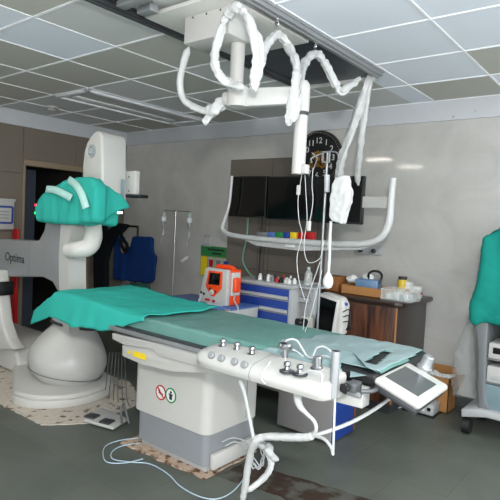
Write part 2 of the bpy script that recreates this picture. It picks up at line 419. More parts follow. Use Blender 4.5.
MB().cyl(ea+Vector((0, 0, -.085)), ea+Vector((0, 0, -.105)), .0375, seg=26).build('collar', M['dark'], dt)
e = MB().box((ea.x+.025, ea.y-.02, tb_.z+.0), (ea.x+.06, ea.y+.02, tb_.z+.05), .006)
e.build('end_clamp', M['white'], t)

# hooks and wrapped cable festoons
YR = None
def q(px, py, Y): return W(px, py, Y=Y)
for k, (px, py, Y, lab) in enumerate(((236, 2, 1.98, 'steel hook on the near end of the ceiling rail, above the white box'), (277, 20, 2.3, 'steel hook halfway along the right ceiling rail'), (315, 43, 2.75, 'steel hook near the far end of the right ceiling rail'))):
    p = q(px, py, Y)
    e = MB(); e.tube(cr([Vector((p.x, p.y, H-.06)), p+Vector((.008, 0, .01)), p+Vector((.012, 0, -.02)), p+Vector((0, 0, -.03)), p+Vector((-.01, 0, -.018))], 5), .003, 6)
    e.cyl((p.x, p.y, H-.075), (p.x, p.y, H-.055), .01, seg=10)
    tag(e.build('cable_hook', M['steel']), lab, 'hook', 'hooks along the ceiling rail')
e = MB()
e.wrapped([q(225, 22, 2.0), q(218, 40, 1.98), q(214, 60, 1.98), q(219, 74, 2.0), q(230, 84, 2.05), q(244, 88, 2.05)], .026)
e.wrapped([q(222, 24, 2.0), q(228, 14, 1.99), q(236, 7, 1.98), q(245, 14, 2.0), q(254, 36, 2.02), q(256, 60, 2.04), q(254, 80, 2.05), q(256, 92, 2.06)], .024, amp=.3)
e.wrapped([q(243, 10, 2.0), q(251, 27, 2.02), q(260, 40, 2.05), q(261, 58, 2.08), q(256, 84, 2.1)], .017)
e.wrapped([q(257, 84, 2.1), q(261, 64, 2.13), q(267, 45, 2.2), q(277, 34, 2.3), q(287, 44, 2.4), q(296, 64, 2.36), q(295, 84, 2.3), q(291, 110, 2.28), q(288, 126, 2.28)], .024, amp=.3)
e.wrapped([q(293, 122, 2.28), q(297, 104, 2.3), q(300, 82, 2.42), q(304, 64, 2.58), q(315, 54, 2.75), q(324, 62, 2.85), q(335, 82, 2.95), q(341, 92, 3.0), q(349, 86, 3.05), q(360, 78, 3.15)], .025, amp=.3)
tag(e.build('cable_bundle', M['wrap']), 'white plastic wrapped cable bundle draped in loops below the ceiling rail', 'cable')
e = MB().wrapped([q(189, 47, 2.1), q(184, 62, 2.1), q(180, 82, 2.12), q(183, 98, 2.14), q(192, 106, 2.16), q(205, 111, 2.18), q(216, 110, 2.2), q(228, 104, 2.2)], .022, amp=.12)
ob = tag(e.build('cable_loop', M['wrap']), 'white cable curving from the ceiling housing to the arm joint', 'cable')
e = MB()
e.ball(q(213, 110, 2.17), .05, (1.0, .6, .75)); e.ball(q(222, 103, 2.18), .045, (1, .6, .8)); e.ball(q(208, 118, 2.17), .035, (.8, .5, 1.0)); e.ball(q(205, 122, 2.17), .02)
e.remesh(.009, 3, lambda p: .012*noise.noise(p*28)); e.build('plastic_bag', M['wrap'], ob)
e = MB().wrapped([q(369, 74, 3.6), q(362, 100, 3.6), q(350, 135, 3.62), q(340, 165, 3.66), q(338, 185, 3.78)], .034, amp=.35)
tag(e.build('cable_strap', M['wrap']), 'thick wrapped cable slanting down from the rail end to the middle of the monitors', 'cable', 'cables from the rail end')
e = MB().wrapped([q(371, 74, 3.61), q(366, 105, 3.63), q(361, 140, 3.7), q(358, 170, 3.85), q(358, 185, 3.93)], .024, amp=.3)
tag(e.build('cable_strap', M['wrap']), 'thinner wrapped cable dropping almost straight from the rail end to the right monitor', 'cable', 'cables from the rail end')

t = thing('ceiling_light', 'unlit grey troffer light on the dark left part of the ceiling', 'light', (-4.5, 3.58, H-.03))
e = MB()
x0, x1, y0, y1 = -4.77, -4.24, 2.82, 4.34
for a, c in (((x0, y0), (x1, y0+.05)), ((x0, y1-.03), (x1, y1)), ((x0, y0), (x0+.015, y1)), ((x1-.06, y0), (x1, y1))): e.box((a[0], a[1], H-.035), (c[0], c[1], H-.008), .01, 3)
e.build('frame', mat('light_frame', '#d4d7da', .4), t)
MB().box((x0+.012, y0+.04, H-.018), (x1-.05, y1-.02, H-.008)).build('back_plate', mat('light_pan', '#b5b7b3', .5), t)
MB().box((x0+.1, y0+.12, H-.026), (x0+.2, y1-.12, H-.012), .005).build('diffuser', mat('white_diffuser', '#dde0e0', .4), t)
p = W(52, 107, Z=H-.01)
t = thing('smoke_detector', 'small round white smoke detector on the ceiling near the left wall', 'smoke detector', (p.x, p.y, H-.05))
MB().lathe([(0, -.05), (.03, -.048), (.045, -.035), (.05, -.02), (.062, -.018), (.065, -.007), (0, -.007)], (p.x, p.y, H), 24).build('detector_body', M['white'], t)
MB().lathe([(.046, -.034), (.052, -.034), (.052, -.026), (.046, -.026)], (p.x, p.y, H), 24).build('vent_ring', M['dark'], t)

# ================================================================== GANTRY
YG = 2.5
t = thing('imaging_gantry', 'white C-arm imaging gantry standing at the head end of the table', 'imaging machine', (-3.9, 2.45, 0))
# floor base: rounded platform narrowing towards the back
def outline(off, z):
    P = []
    for k in range(-10, 11):
        a = PI/2*k/10*1.08
        P.append((-3.82+(.36+off)*math.cos(a), 2.42+(.42+off)*math.sin(a)))
    P += [(-4.6, 2.72+off), (-4.9, 2.7+off), (-4.9, 2.44-off), (-4.6, 2.38-off)]
    return [Vector((x, y, z)) for x, y in P]
e = MB().prism(outline(0, 0.006), (0, 0, .06), .008).prism(outline(-.012, .06), (0, 0, .045), .02, 3)
e.build('base_platform', M['cream'], t)
e = MB().prism([(-4.46, 2.36, .02), (-5.6, 2.36, .02), (-5.6, 2.36, .27), (-4.75, 2.36, .27), (-4.52, 2.36, .22), (-4.46, 2.36, .12)], (0, .5, 0), .03, 3)
e.build('base_block', M['cream'], t)
P_ = [W(x, y, Y=2.3) for x, y in ((-24, 270), (-3, 270), (-2, 296), (1, 322), (7, 340), (14, 350), (-24, 352))]
col = MB().prism(P_, (0, .12, 0), .025, 3).build('column', M['cream'], t)
MB().prism([W(x, y, Y=2.29) for x, y in ((-22, 282), (-1, 282), (-1, 296), (-22, 296))], (0, .14, 0), .01).build('joint_ring', M['black'], col)
P_ = [W(x, y, Y=2.4) for x, y in ((-25, 238), (38, 241), (44, 230), (47, 212), (63, 208), (63, 294), (57, 291), (52, 282), (42, 277), (-25, 277))]
bm_ = MB().prism(P_, (0, .22, 0), .016, 3).build('support_arm', mat('light_grey_enamel', '#8a8d8e', .4, var=.03), t)
e = MB(); a0 = W(31, 242, Y=2.399); a1 = W(28.5, 274, Y=2.399); e.tube([a0, a1], .003, 6); e.build('panel_seam', M['midgrey'], bm_)
e = MB(); e.text('Optima', W(14.5, 258, Y=2.397), (1, 0, 0), (0, 0, 1), .115, .0006); e.build('lettering', M['ink'], bm_)
# C-arm body rising from tube to detector
e = MB(); pts = [(73, 330), (73, 300), (72.5, 270), (73, 245), (76, 215), (82, 190)]
P_ = cr([W(x, y, Y=2.44) for x, y in pts], 6)
vs = []; w2, d2 = .07, .08
for i, p in enumerate(P_):
    vs += [p+Vector((-w2, -d2, 0)), p+Vector((w2, -d2, 0)), p+Vector((w2, d2, 0)), p+Vector((-w2, d2, 0))]
n = len(P_); fs = [[i*4+k, i*4+(k+1) % 4, (i+1)*4+(k+1) % 4, (i+1)*4+k] for i in range(n-1) for k in range(4)] + [[0, 1, 2, 3], [(n-1)*4+k for k in range(4)]]
e.add(vs, fs); e.build('c_arm', M['white'], t)
e = MB().tube(cr([W(69, 250, Y=2.28), W(78, 249.5, Y=2.3), W(88, 247, Y=2.36), W(93, 238, Y=2.42), W(93, 224, Y=2.48), W(92, 205, Y=2.52)], 8), [.062, .066, .07, .07, .066, .066], 20)
e.build('hose', M['cream'], t)
# X-ray tube housing
Bc = W(69, 355, Y=YG)
prof = [(0, -.252), (.12, -.248), (.2, -.225), (.27, -.17), (.31, -.1), (.322, -.03), (.308, .04), (.272, .11), (.232, .17), (.198, .215), (.18, .24), (.175, .26)]
R0 = Matrix.Translation(Bc) @ Matrix.Rotation(math.radians(-9), 4, Vector((.6, -.8, 0))) @ Matrix.Rotation(math.radians(-4), 4, Vector((.8, .6, 0)))
e = MB(); e.M = R0; e.lathe(prof, (0, 0, 0), 48)
# soft dent on the front
for i, v in enumerate(e.v):
    l = R0.inverted() @ v; d = (l-Vector((.17, -.26, .12))).length
    e.v[i] = R0 @ (l - Vector((.02, -.03, .0))*math.exp(-(d/.13)**2))
tbh = e.build('tube_housing', M['white'], t, smooth=60)
e = MB(); e.M = R0; e.lathe([(.300, -.138), (.3025, -.134), (.3005, -.130), (.29, -.134)], (0, 0, 0), 48)
e.build('seam', M['midgrey'], tbh)
e = MB(); e.M = R0; e.lathe([(.178, .255), (.205, .262), (.205, .285), (.17, .29)], (0, 0, 0), 40)
e.build('collar', M['dark'], tbh)
e = MB(); e.M = R0; e.lathe([(.17, .28), (.2, .286), (.2, .33), (0, .33)], (0, 0, 0), 40)
e.build('collimator', M['cool'], tbh)
# detector: rounded white box
Yd = 2.4
pf = [(102, 207), (102, 140), (101.5, 134), (99, 130.5), (95, 131), (90, 136), (86, 143), (83.5, 152), (82, 165), (81, 207)]
P_ = [W(x, y, Y=Yd) for x, y in pf]
xr_ = P_[0].x
e = MB().prism(P_, (0, .235, 0), .022, 4)
det = e.build('detector', M['white'], t, smooth=50)
c = W(91, 151, Y=Yd-.006)
ux = Vector((1, 0, 0)); uz = Vector((0, 0, 1))
e = MB(); e.cyl(c, c+Vector((0, .02, 0)), .052, seg=32)
em = e.build('emblem', mat('grey_emblem', '#8b9596', .6, spec=.2), det)
e = MB(); e.lathe([(.043, 0), (.047, .003), (.047, 0)], c+Vector((0, -.001, 0)), 32, axis=(0, -1, 0)); e.text('GE', c+Vector((0, -.002, 0)), ux, uz, .05, .0005)
e.build('emblem_script', mat('pale_emblem_line', '#bfc7c7', .6), em)
e = MB().box((P_[0].x+.0005, Yd+.17, 1.55), (P_[0].x+.004, Yd+.2, 1.78)); e.build('printed_mark', M['cyan'], det)
# small bracket box right of the detector
a = W(126, 197, Y=2.66); c_ = W(140, 171, Y=2.66)
bk = MB().box((a.x, 2.63, a.z+.02), (c_.x-.02, 2.68, c_.z), .008).build('side_bracket', M['white'], t)
MB().box((a.x+.02, 2.62, a.z-.005), (W(143, 195, Y=2.66).x, 2.72, a.z+.02), .01).build('rubber_plate', M['black'], bk)
for x, y in ((129, 177), (129, 191)):
    p = W(x, y, Y=2.63); MB().cyl(p, p+Vector((0, -.004, 0)), .006, seg=8).build('screw', M['dark'], bk)
MB().cyl(W(120, 212, X=xr_-.04), W(120, 213.5, X=xr_-.04), .02, seg=20).build('lamp', mat('collimator_lamp', '#ffffff', .3, emit=6), t)  # glowing disc added to stand in for a bright glint
for k, (px, py, m) in enumerate(((36, 205, mat('red_led', '#ff2040', .4, emit=1.5)), (36, 213, mat('green_led', '#20ff60', .4, emit=2)))):
    c = W(px, py, Y=2.45); MB().cyl(c+Vector((.06, 0, 0)), c+Vector((-.01, 0, 0)), .011, seg=12).build('indicator_light', m, t)
# drape over the receptor
e = MB()
a = W(37, 222, Y=2.3); c_ = W(97, 222, Y=2.3)
zt = W(60, 185, Y=2.4).z
xm = c_.x-.26
e.prism([Vector((a.x, 2.28, a.z)), Vector((xm, 2.28, a.z)), Vector((xm, 2.28, zt+.05)), Vector((a.x+.42, 2.28, zt+.04)), Vector((a.x+.22, 2.28, zt-.03)), Vector((a.x+.03, 2.28, zt-.1)), Vector((a.x-.03, 2.28, a.z+.12))], (0, .42, 0), .03)
e.prism([Vector((xm-.05, 2.28, a.z)), Vector((c_.x, 2.28, c_.z)), Vector((c_.x, 2.28, zt-.03)), Vector((c_.x-.08, 2.28, zt+.05)), Vector((xm-.05, 2.28, zt+.05))], (0, .11, 0), .025)
g1 = W(80, 183, Y=2.36)
e.prism([Vector((xr_-.14, 2.355, g1.z)), Vector((xr_+.02, 2.355, g1.z-.02)), Vector((xr_+.03, 2.355, a.z+.02)), Vector((xr_-.14, 2.355, a.z))], (0, .06, 0), .01)
e.prism([W(x, y, X=xr_-.005) for x, y in ((99, 184), (107, 187), (118, 194), (125, 202), (127, 208), (118, 211), (107, 216), (97, 222))], (.05, 0, 0), .012)
e.remesh(.012, 7, lambda p: .013*noise.noise(Vector((p.x*11, p.y*11, p.z*2)))+.004*noise.noise(Vector((p.x*26, p.y*26, p.z*6))))
dr = tag(e.build('surgical_drape', M['sheet_t'], smooth=60), 'turquoise drape taped around the detector of the C-arm', 'drape')
def strip(pts, w, name, m, parent, off):
    P = cr(pts, 6); e = MB(); vs = []
    for i, p in enumerate(P):
        d = (P[min(i+1, len(P)-1)]-P[max(i-1, 0)]).normalized(); s_ = d.cross(Vector((-.55, .8, -.1))).normalized()
        vs += [p+s_*w/2, p-s_*w/2]
    e.add(vs, [[2*i, 2*i+1, 2*i+3, 2*i+2] for i in range(len(P)-1)])
    return e.build(name, m, parent, solid=.003)
strip([W(68, 179, Y=2.3), W(76, 185, Y=2.262), W(82, 195, Y=2.25), W(86, 208, Y=2.25)], .055, 'tape_strip', M['tape'], dr, 0)
strip([W(46, 189, Y=2.262), W(55, 190, Y=2.25), W(66, 195, Y=2.25), W(71, 198, Y=2.25)], .055, 'tape_strip', M['tape'], dr, 0)

# ================================================================== TABLE
t = thing('operating_table', 'white pedestal angiography table in the middle of the room', 'operating table', (-2.32, 2.45, 0))
MB().box((-2.61, 2.24, .008), (-2.03, 2.68, .06), .004).build('plinth', M['cool'], t)
MB().box((-2.64, 2.215, .05), (-2.012, 2.69, .236), .045, 4, vert_only=True).build('lower_shell', M['grey'], t)
us = MB().box((-2.67, 2.2, .242), (-2.0, 2.7, .62), .06, 5, vert_only=True).build('upper_shell', M['cream'], t)
MB().cyl((-1.999, 2.56, .26), (-1.999, 2.56, .6), .0025, seg=6).build('panel_seam', M['midgrey'], us)
def symbol(px, py, ring, name):
    c = W(px, py, Y=2.2)
    e = MB(); e.cyl(c+Vector((0, 0, 0)), c+Vector((0, -.002, 0)), .043, seg=32); d = e.build(name, M['paper'], us)
    e = MB(); e.lathe([(.039, 0), (.039, .0035), (.047, .0035), (.047, 0)], c, 32, axis=(0, -1, 0))
    if ring == 'red': e.prism([c+Vector((-.031, -.001, .025)), c+Vector((-.025, -.001, .031)), c+Vector((.031, -.001, -.025)), c+Vector((.025, -.001, -.031))], (0, -.003, 0))
    e.build('ring', M[ring], d)
    e = MB(); y = c.y-.002
    if ring == 'red':
        e.cyl((c.x-.015, y, c.z+.012), (c.x-.015, y-.001, c.z+.012), .009, seg=12)
        e.prism([(c.x-.012, y, c.z+.008), (c.x+.022, y, c.z-.006), (c.x+.02, y, c.z-.02), (c.x-.02, y, c.z-.004)], (0, -.001, 0))
    else:
        e.cyl((c.x, y, c.z+.019), (c.x, y-.001, c.z+.019), .009, seg=12)
        e.prism([(c.x-.02, y, c.z+.009), (c.x+.02, y, c.z+.009), (c.x+.012, y, c.z-.004), (c.x+.012, y, c.z-.026), (c.x-.012, y, c.z-.026), (c.x-.012, y, c.z-.004)], (0, -.001, 0))
    e.build('pictogram', M['ink'], d)
symbol(161, 392.5, 'red', 'warning_symbol'); symbol(171, 395.5, 'green', 'step_symbol')
# cowl under the top
pz = [W(x, y, Y=2.03) for x, y in ((122, 345), (122, 356), (140, 364), (172, 372), (206, 373), (240, 378), (240, 368), (172, 350))]
cw = MB().prism(pz, (0, .6, 0), .006).build('cowl', M['cream'], t)
MB().prism([W(x, y, Y=2.029) for x, y in ((133, 350.5), (146, 354.5), (146, 360.5), (133, 356))], (0, -.002, 0)).build('yellow_label', M['yellow'], cw)
MB().prism([W(x, y, Y=2.029) for x, y in ((129, 350), (131, 354), (127, 353))], (0, -.002, 0)).build('warning_triangle', M['yellow'], cw)
pz = [W(x, y, Y=2.0) for x, y in ((112, 333), (112, 339), (124, 345), (152, 349), (158, 356), (215, 371), (300, 393), (362, 409), (363, 390), (300, 374))]
sr = MB().prism(pz, (0, .07, 0), .005).build('side_rail_cover', M['white'], t)
p0 = W(118, 331, Y=2.0); p1 = W(362, 386, Y=2.0)
e = MB().box((-2.62, 2.0, .798), (-.95, 2.68, .822), .003)
tp = e.build('tabletop', M['dark'], t)
e = MB().box((-2.66, 1.985, .788), (-.95, 1.998, .815), .003).box((-2.0, 2.68, .79), (-.95, 2.694, .815), .003)
e.build('accessory_rail', M['alu'], t)
MB().box((-3.4, 2.06, .8), (-2.55, 2.66, .825), .006).build('head_extension', M['dark'], t)
MB().prism([(-2.011, 2.25, .03), (-2.011, 2.68, .03), (-2.011, 2.68, .125), (-2.011, 2.25, .125)], (.035, 0, 0), .01).build('cable_cover', M['cream'], t)
# mattress
e = MB().box((-3.38, 2.06, .824), (-.915, 2.665, .884), .022, 4)
tag(e.build('mattress', M['matt']), 'black mattress pad on the tabletop, bare along its right end', 'mattress')
# sheet over mattress
def sheet(u, v):
    x = -2.95 + (2.035)*u
    y = 2.7 - .75*v
    z = .889
    z += .004*noise.noise(Vector((x*6, y*6, 0))) + .0025*noise.noise(Vector((x*20, y*14, 3)))
    if y < 2.085:
        k = 2.085-y; y = 2.085 - min(k, .028)*1.0 - .18*max(0, k-.028); z -= max(0, k-.02)*.85*(1+.12*noise.noise(Vector((x*7, 0, 0))))
    if y > 2.655: z -= (y-2.655)*1.1; 
    z -= max(0, x+.93)*.5
    return Vector((x, y, z))
def keep(u, v):
    x = -2.95+2.035*u; y = 2.7-.75*v
    xs = -1.036-.13*(y-2.194)
    if xs < x < xs+.06-.06*(y-2.194) and 2.17 < y < 2.465: return False      # slit showing the mattress
    if x > -1.06-.5*(y-2.0) and y < 2.1: return False
    if x > -.93+.1*(2.5-y): return False
    return True
e = MB().grid(sheet, 160, 60, keep=keep)
sh = tag(e.build('table_sheet', M['pad'], smooth=60, solid=.003), 'pale teal plastic sheet spread over the length of the table', 'sheet')
def sheet2(u, v):
    x = -1.62 + .705*u; p = sheet((x+2.95)/2.035, v*.93)
    return p + Vector((0, -.004 if p.y < 2.1 else 0, .004+.004*noise.noise(Vector((x*16, p.y*10, 7)))))
def keep2(u, v):
    x = -1.62+.705*u; vv = v*.93; y = 2.7-.75*vv
    if x < -1.47+.16*noise.noise(Vector((y*5, 3, 1)))+.3*(y-2.37): return False
    return keep((x+2.95)/2.035, vv) and x < -.93
tag(MB().grid(sheet2, 70, 60, keep=keep2).build('plastic_cover', mat('pale_blue_plastic', '#8aa2a4', .3, var=.1, scale=6, bump=.25, bscale=25), smooth=60, solid=.002), 'pale blue plastic cover over the right end of the table sheet', 'plastic cover')
f0, f1, f2, f3 = W(353, 352, Z=.897), W(381, 374, Z=.875), W(350, 377, Z=.862), W(366, 366, Z=.915)
e = MB().add([f0, f3, f1, f2], [[0, 1, 2], [0, 2, 3]]); e.build('folded_corner', _m['pale_blue_plastic'], sh, solid=.003, smooth=0)
# turquoise drape over the head end
def drape(u, v):
    x = -3.62 + 1.27*u + (.03*math.sin(v*5)+.02*noise.noise(Vector((v*6, 0, 5))))*(u)
    L = v*1.0
    h = np.interp(x, [-3.65, -3.4, -3.05, -2.67, -2.4, -2.3], [.10, .17, .2, .13, .03, .02])
    tot = .63+h; s_ = L*tot
    zt = .912 + .035*math.exp(-((x+3.2)/.28)**2) + .012*noise.noise(Vector((x*6, v*4, 1))) + .006*noise.noise(Vector((x*15+v*6, v*3, 4)))
    zt -= max(0, -3.36-x)*.55
    if s_ < .63: y = 2.66 - s_; z = zt
    else: y = 2.03 - .25*(s_-.63) + .014*noise.noise(Vector((x*9, 0, 2)))*(s_-.6)/.2; z = zt - (s_-.63)
    if s_ > .6: z -= .01*(1-abs(s_-.63)/.05) if abs(s_-.63) < .05 else 0
    z += .012*math.sin(x*9+v*3)*max(0, v-.5)*.6
    return Vector((x, y, z))
e = MB().grid(drape, 70, 50)
tag(e.build('surgical_drape', M['sheet_t'], smooth=70, solid=.006), 'turquoise drape spread over the head end of the table', 'drape')

# ---------------- control console on the near rail
Yc = 1.85
t = thing('control_console', 'long white control console with joysticks clipped to the near side of the table', 'control panel', (-1.38, 1.85, .78))
pl, pr_ = W(198, 352, Y=Yc), W(346, 376, Y=Yc)
A = Vector((pl.x, 1.80, .785)); Bx = W(333, 378, Y=Yc).x
def cs(x, k):      # cross-section of the body: y,z pairs, k scales ends
    return [(1.80-.0*k, .80), (1.79, .83), (1.81, .862), (1.86, .878), (1.97, .89), (1.985, .87), (1.97, .80), (1.9, .785)]
e = MB(); xs_ = [pl.x+.0, pl.x+.012, pl.x+.035, pl.x+.07, pl.x+.12] + [pl.x+.12+(Bx-pl.x-.16)*k/8 for k in range(1, 9)] + [Bx-.012, Bx]
ks = [.35, .6, .82, .95, 1] + [1]*8 + [.95, .8]
cy, cz = 1.885, .838; vs = []
for x, k in zip(xs_, ks):
    P = [Vector((0, y, z)) for y, z in cs(x, k)]; P = cr(P+[P[0]], 3)[:-1]
    vs += [Vector((x, cy+(p.y-cy)*k, cz+(p.z-cz)*k)) for p in P]
nn = len(P); n = len(xs_)
e.add(vs, [[i*nn+k, i*nn+(k+1) % nn, (i+1)*nn+(k+1) % nn, (i+1)*nn+k] for i in range(n-1) for k in range(nn)] + [list(range(nn))[::-1], [(n-1)*nn+k for k in range(nn)]])
body = e.build('console_body', M['white'], t, smooth=50)
PP = [Vector((-1.395, cy+(p.y-cy)*1.006, cz+(p.z-cz)*1.012)) for p in P]; MB().prism(PP, (.003, 0, 0)).build('joint_seam', M['midgrey'], body)
def top(px, py): return W(px, py, Z=.878)
for px, py, kind in ((223, 347, 0), (237, 350.5, 0), (252, 355, 0), (287, 371, 0), (300, 374, 0), (285, 360, 2), (317, 370, 1)):
    c = top(px, py); c.z = .876
    if kind == 0:
        e = MB().lathe([(.026, 0), (.026, .007), (.014, .012), (.011, .022), (.016, .028), (.016, .036), (.012, .042), (0, .043)], c, 20)
    elif kind == 1:
        e = MB().lathe([(.034, 0), (.034, .008), (.026, .013), (.021, .02), (.021, .058), (.017, .063), (0, .063)], c, 22)
    else:
        e = MB().lathe([(.014, 0), (.014, .05), (.03, .055), (.034, .062), (.034, .072), (.028, .08), (0, .081)], c, 20)
    j = e.build('joystick', mat('brushed_knob_metal', '#a4a6a8', .28, 1), t)
    if kind == 0: MB().lathe([(.027, -.001), (.033, -.001), (.033, .004), (.027, .005)], c, 20).build('bezel', M['dark'], j)
e = None
for px, py in ((211, 355), (221, 358), (234, 361.5), (244, 364.5)):
    c = W(px, py, Y=1.797)
    MB().lathe([(.017, -.01), (.017, .004), (.013, .007), (0, .007)], c, 18, axis=(0, -.85, .4)).build('push_button', mat('grey_button', '#85898b', .4), t)
e = MB()
for k, (a_, b_, c_, d_) in enumerate((((270, 362), (262, 374), (262, 380), (266, 384)), ((300, 374), (312, 371), (322, 375), (320, 390)))):
    MB().tube(cr([W(*a_, Z=.885), W(*b_, Y=1.79), W(*c_, Y=1.782), W(*d_, Y=1.783)], 6), .004, 8).build('thin_lead', M['cable'], t)
e = MB()
e.tube(cr([W(282, 352, Y=2.0), W(286, 341, Y=2.0), W(296, 340, Y=2.02), W(303, 350, Y=2.03), W(308, 357, Y=2.02), W(316, 358, Y=2.0)], 8), .0045, 8)
e.tube(cr([W(288, 349, Y=2.03), W(296, 351, Y=2.05), W(303, 357, Y=2.05)], 6), .004, 8)
e.tube(cr([W(313, 356, Y=2.0), W(317, 348, Y=2.0), W(325, 347, Y=2.0), W(334, 354, Y=1.99)], 8), .0045, 8)
e.tube(cr([W(318, 357, Y=2.02), W(326, 356, Y=2.02), W(334, 360, Y=2.0)], 6), .004, 8)
tag(e.build('cable', M['cable']), 'thin white leads arching over the joysticks onto the teal sheet', 'cable')

# ---------------- steel post clamped beside the console
pt, pb2 = W(336, 351, Y=1.86), W(335.5, 398, Y=1.86)
t = thing('rail_clamp_post', 'short upright steel tube clamped at the right end of the white console', 'clamp', (pt.x, 1.86, pb2.z))
e = MB().cyl((pt.x, 1.86, pb2.z), (pt.x, 1.86, pt.z), .018, seg=24); e.lathe([(.0, 0), (.014, 0), (.014, -.012), (.018, -.012)], (pt.x, 1.86, pt.z), 20)
e.build('tube', M['alu'], t)
MB().box((pt.x+.02, 1.92, pb2.z+.015), (pt.x+.065, 1.985, pb2.z+.055), .005).build('clamp_block', mat('dull_clamp_metal', '#66696b', .45, .5), t)
kc = Vector((pt.x+.035, 1.885, pb2.z+.04))
e = MB(); 
for k in range(5):
    a = 2*PI*k/5; e.ball(kc+Vector((.014*math.cos(a), 0, .014*math.sin(a))), .009, u=10, v=8)
e.cyl(kc+Vector((0, -.008, 0)), kc+Vector((0, .02, 0)), .018, seg=14); e.build('star_knob', M['black'], t)
e = MB().tube(cr([Vector((pt.x+.085, 1.93, pb2.z+.03)), Vector((pt.x+.12, 1.98, pb2.z+.03)), W(382, 384, Y=2.15)], 4), .009, 10); e.build('link_bar', _m['dull_clamp_metal'], t)

# ---------------- touch panel hinged at the table end
TL = W(408, 363, Z=.80); L_ = W(380, 377, Z=.80); yTL = TL.y
Rr = W(446, 385, Y=yTL-.02); TL = W(408, 362, Z=.885); L_ = W(377, 377, Z=.885); Rr = W(448, 385, Y=TL.y); Bb = L_+Rr-TL
c0 = (TL+L_+Rr+Bb)/4; TL, L_, Rr, Bb = [c0+(p-c0)*1.05 for p in (TL, L_, Rr, Bb)]
t = thing('touch_panel', 'white framed grey touch screen tilted at the right end of the table', 'touch screen', tuple((TL+L_+Rr+Bb)/4 - Vector((0, 0, .06))))
nrm = (Rr-TL).cross(L_-TL).normalized(); nrm = nrm if nrm.z > 0 else -nrm
hs = MB().prism([TL, Rr, Bb, L_], -nrm*.032, .016, 4).build('bezel', M['white'], t)
cc = (TL+L_+Rr+Bb)/4
MB().prism([cc+(p-cc)*.94-nrm*.03 for p in (TL, Rr, Bb, L_)], -nrm*.03, .01, 2).build('back_shell', M['dark'], t)
def bil(u, v): return (TL*(1-u)+Rr*u)*(1-v)+(L_*(1-u)+Bb*u)*v
MB().prism([bil(.1, .22)+nrm*.0005, bil(.83, .22)+nrm*.0005, bil(.83, .84)+nrm*.0005, bil(.1, .84)+nrm*.0005], nrm*.002, 0).build('screen', M['lcd'], t)
c = bil(.36, -.06)
e = MB().lathe([(.034, -.01), (.036, .01), (.03, .014), (.026, .03), (.025, .062), (.02, .068), (0, .068)], c, 22, axis=nrm)
e.build('joystick', M['alu'], t)
hb = MB().tube(cr([cc-nrm*.04, cc-nrm*.1-Vector((.04, 0, 0)), Vector((-.98, 2.3, .79))], 5), .015, 10); hb.build('hinge_arm', M['alu'], t)

# ---------------- cable assemblies beneath the table
Yk = 1.93
e = MB()
e.wrapped([W(242, 503, Y=2.02), W(246, 482, Y=2.0), W(249, 460, Y=1.97), W(254, 443, Y=Yk), W(264, 437, Y=Yk), W(285, 437, Y=Yk), W(306, 437, Y=Yk), W(314, 435, Y=Yk)], .019, amp=.12)
mc = tag(e.build('cable_harness', M['wrap']), 'white wrapped cable harness hanging below the table and reaching the floor', 'cable')
MB().tube(cr([W(240, 379, Y=1.9), W(245, 395, Y=1.91), W(249, 415, Y=1.92), W(254, 440, Y=Yk)], 8), [.013, .009, .008, .009], 10).build('branch', M['cable'], mc)
MB().tube(cr([W(297, 390, Y=1.88), W(299, 404, Y=1.89), W(306, 413, Y=1.9), W(314, 421, Y=1.91), W(316, 430, Y=1.92), W(311, 437, Y=Yk)], 8), [.02, .016, .01, .0085, .0085, .009], 10).build('branch', M['wrap'], mc)
MB().tube(cr([W(312, 436, Y=Yk), W(332, 430, Y=1.98), W(356, 420, Y=2.08), W(378, 407, Y=2.2), W(396, 393, Y=2.32)], 8), .0085, 8).build('branch', M['cable'], mc)
MB().tube(cr([W(314, 436, Y=Yk), W(324, 439, Y=1.9), W(331, 447, Y=1.88), W(333, 454, Y=1.87)], 8), .007, 8).build('branch', M['cable'], mc)
MB().tube([W(335, 397, Y=1.86), W(334, 425, Y=1.86), W(333, 455, Y=1.86)], .005, 8).build('branch', M['cable'], mc)
e = MB().wrapped([W(246, 492, Y=2.04), W(258, 483, Y=2.1), W(268, 473, Y=2.16), W(271, 462, Y=2.2), W(266, 450, Y=2.2), W(259, 444, Y=2.15)], .017, amp=.15)
ob = tag(e.build('wrapped_cable', M['wrap']), 'thick wrapped cable end curling on the floor beside the table pedestal', 'cable')
e = MB(); e.ball(W(268, 450, Y=2.2), .035, (1, .7, 1)); e.ball(W(275, 459, Y=2.2), .02); e.ball(W(262, 446, Y=2.2), .025); e.remesh(.007, 2, lambda p: .012*noise.noise(p*35)); e.build('plastic_end', M['wrap'], ob)
e = MB()
def loop(pts, r=.0035): e.tube(cr([W(x, y, Z=.009) for x, y in pts], 8), r, 8)
loop([(140, 438), (122, 440), (107, 445), (103, 453), (107, 462), (124, 463), (143, 459)])
loop([(141, 443), (122, 446), (112, 452), (113, 459), (130, 462), (150, 464), (168, 474), (180, 486), (198, 496), (216, 499), (232, 492), (244, 478), (248, 465)])
tag(e.build('floor_cable', M['bluecable']), 'thin pale blue cable looping on the floor in front of the pedestal', 'cable')
e = MB(); cc_ = W(257, 456, Y=2.5); pts = [W(222, 442, X=-1.965), W(232, 438, X=-1.95), W(243, 440, X=-1.93)]
for k in range(56):
    a = 2*PI*k/14+2.2; rr = .075+.012*math.sin(k*1.7); pts.append(cc_+Vector((rr*.5*math.cos(a)+.01*math.sin(k), .2*rr*math.cos(a)+.012*math.sin(k*.6), rr*math.sin(a))))
e.tube(cr(pts, 4), .0038, 7)
e.tube(cr([W(225, 446, X=-1.96), W(236, 442, X=-1.94), W(248, 450, X=-1.91), pts[10]], 6), .0038, 7)
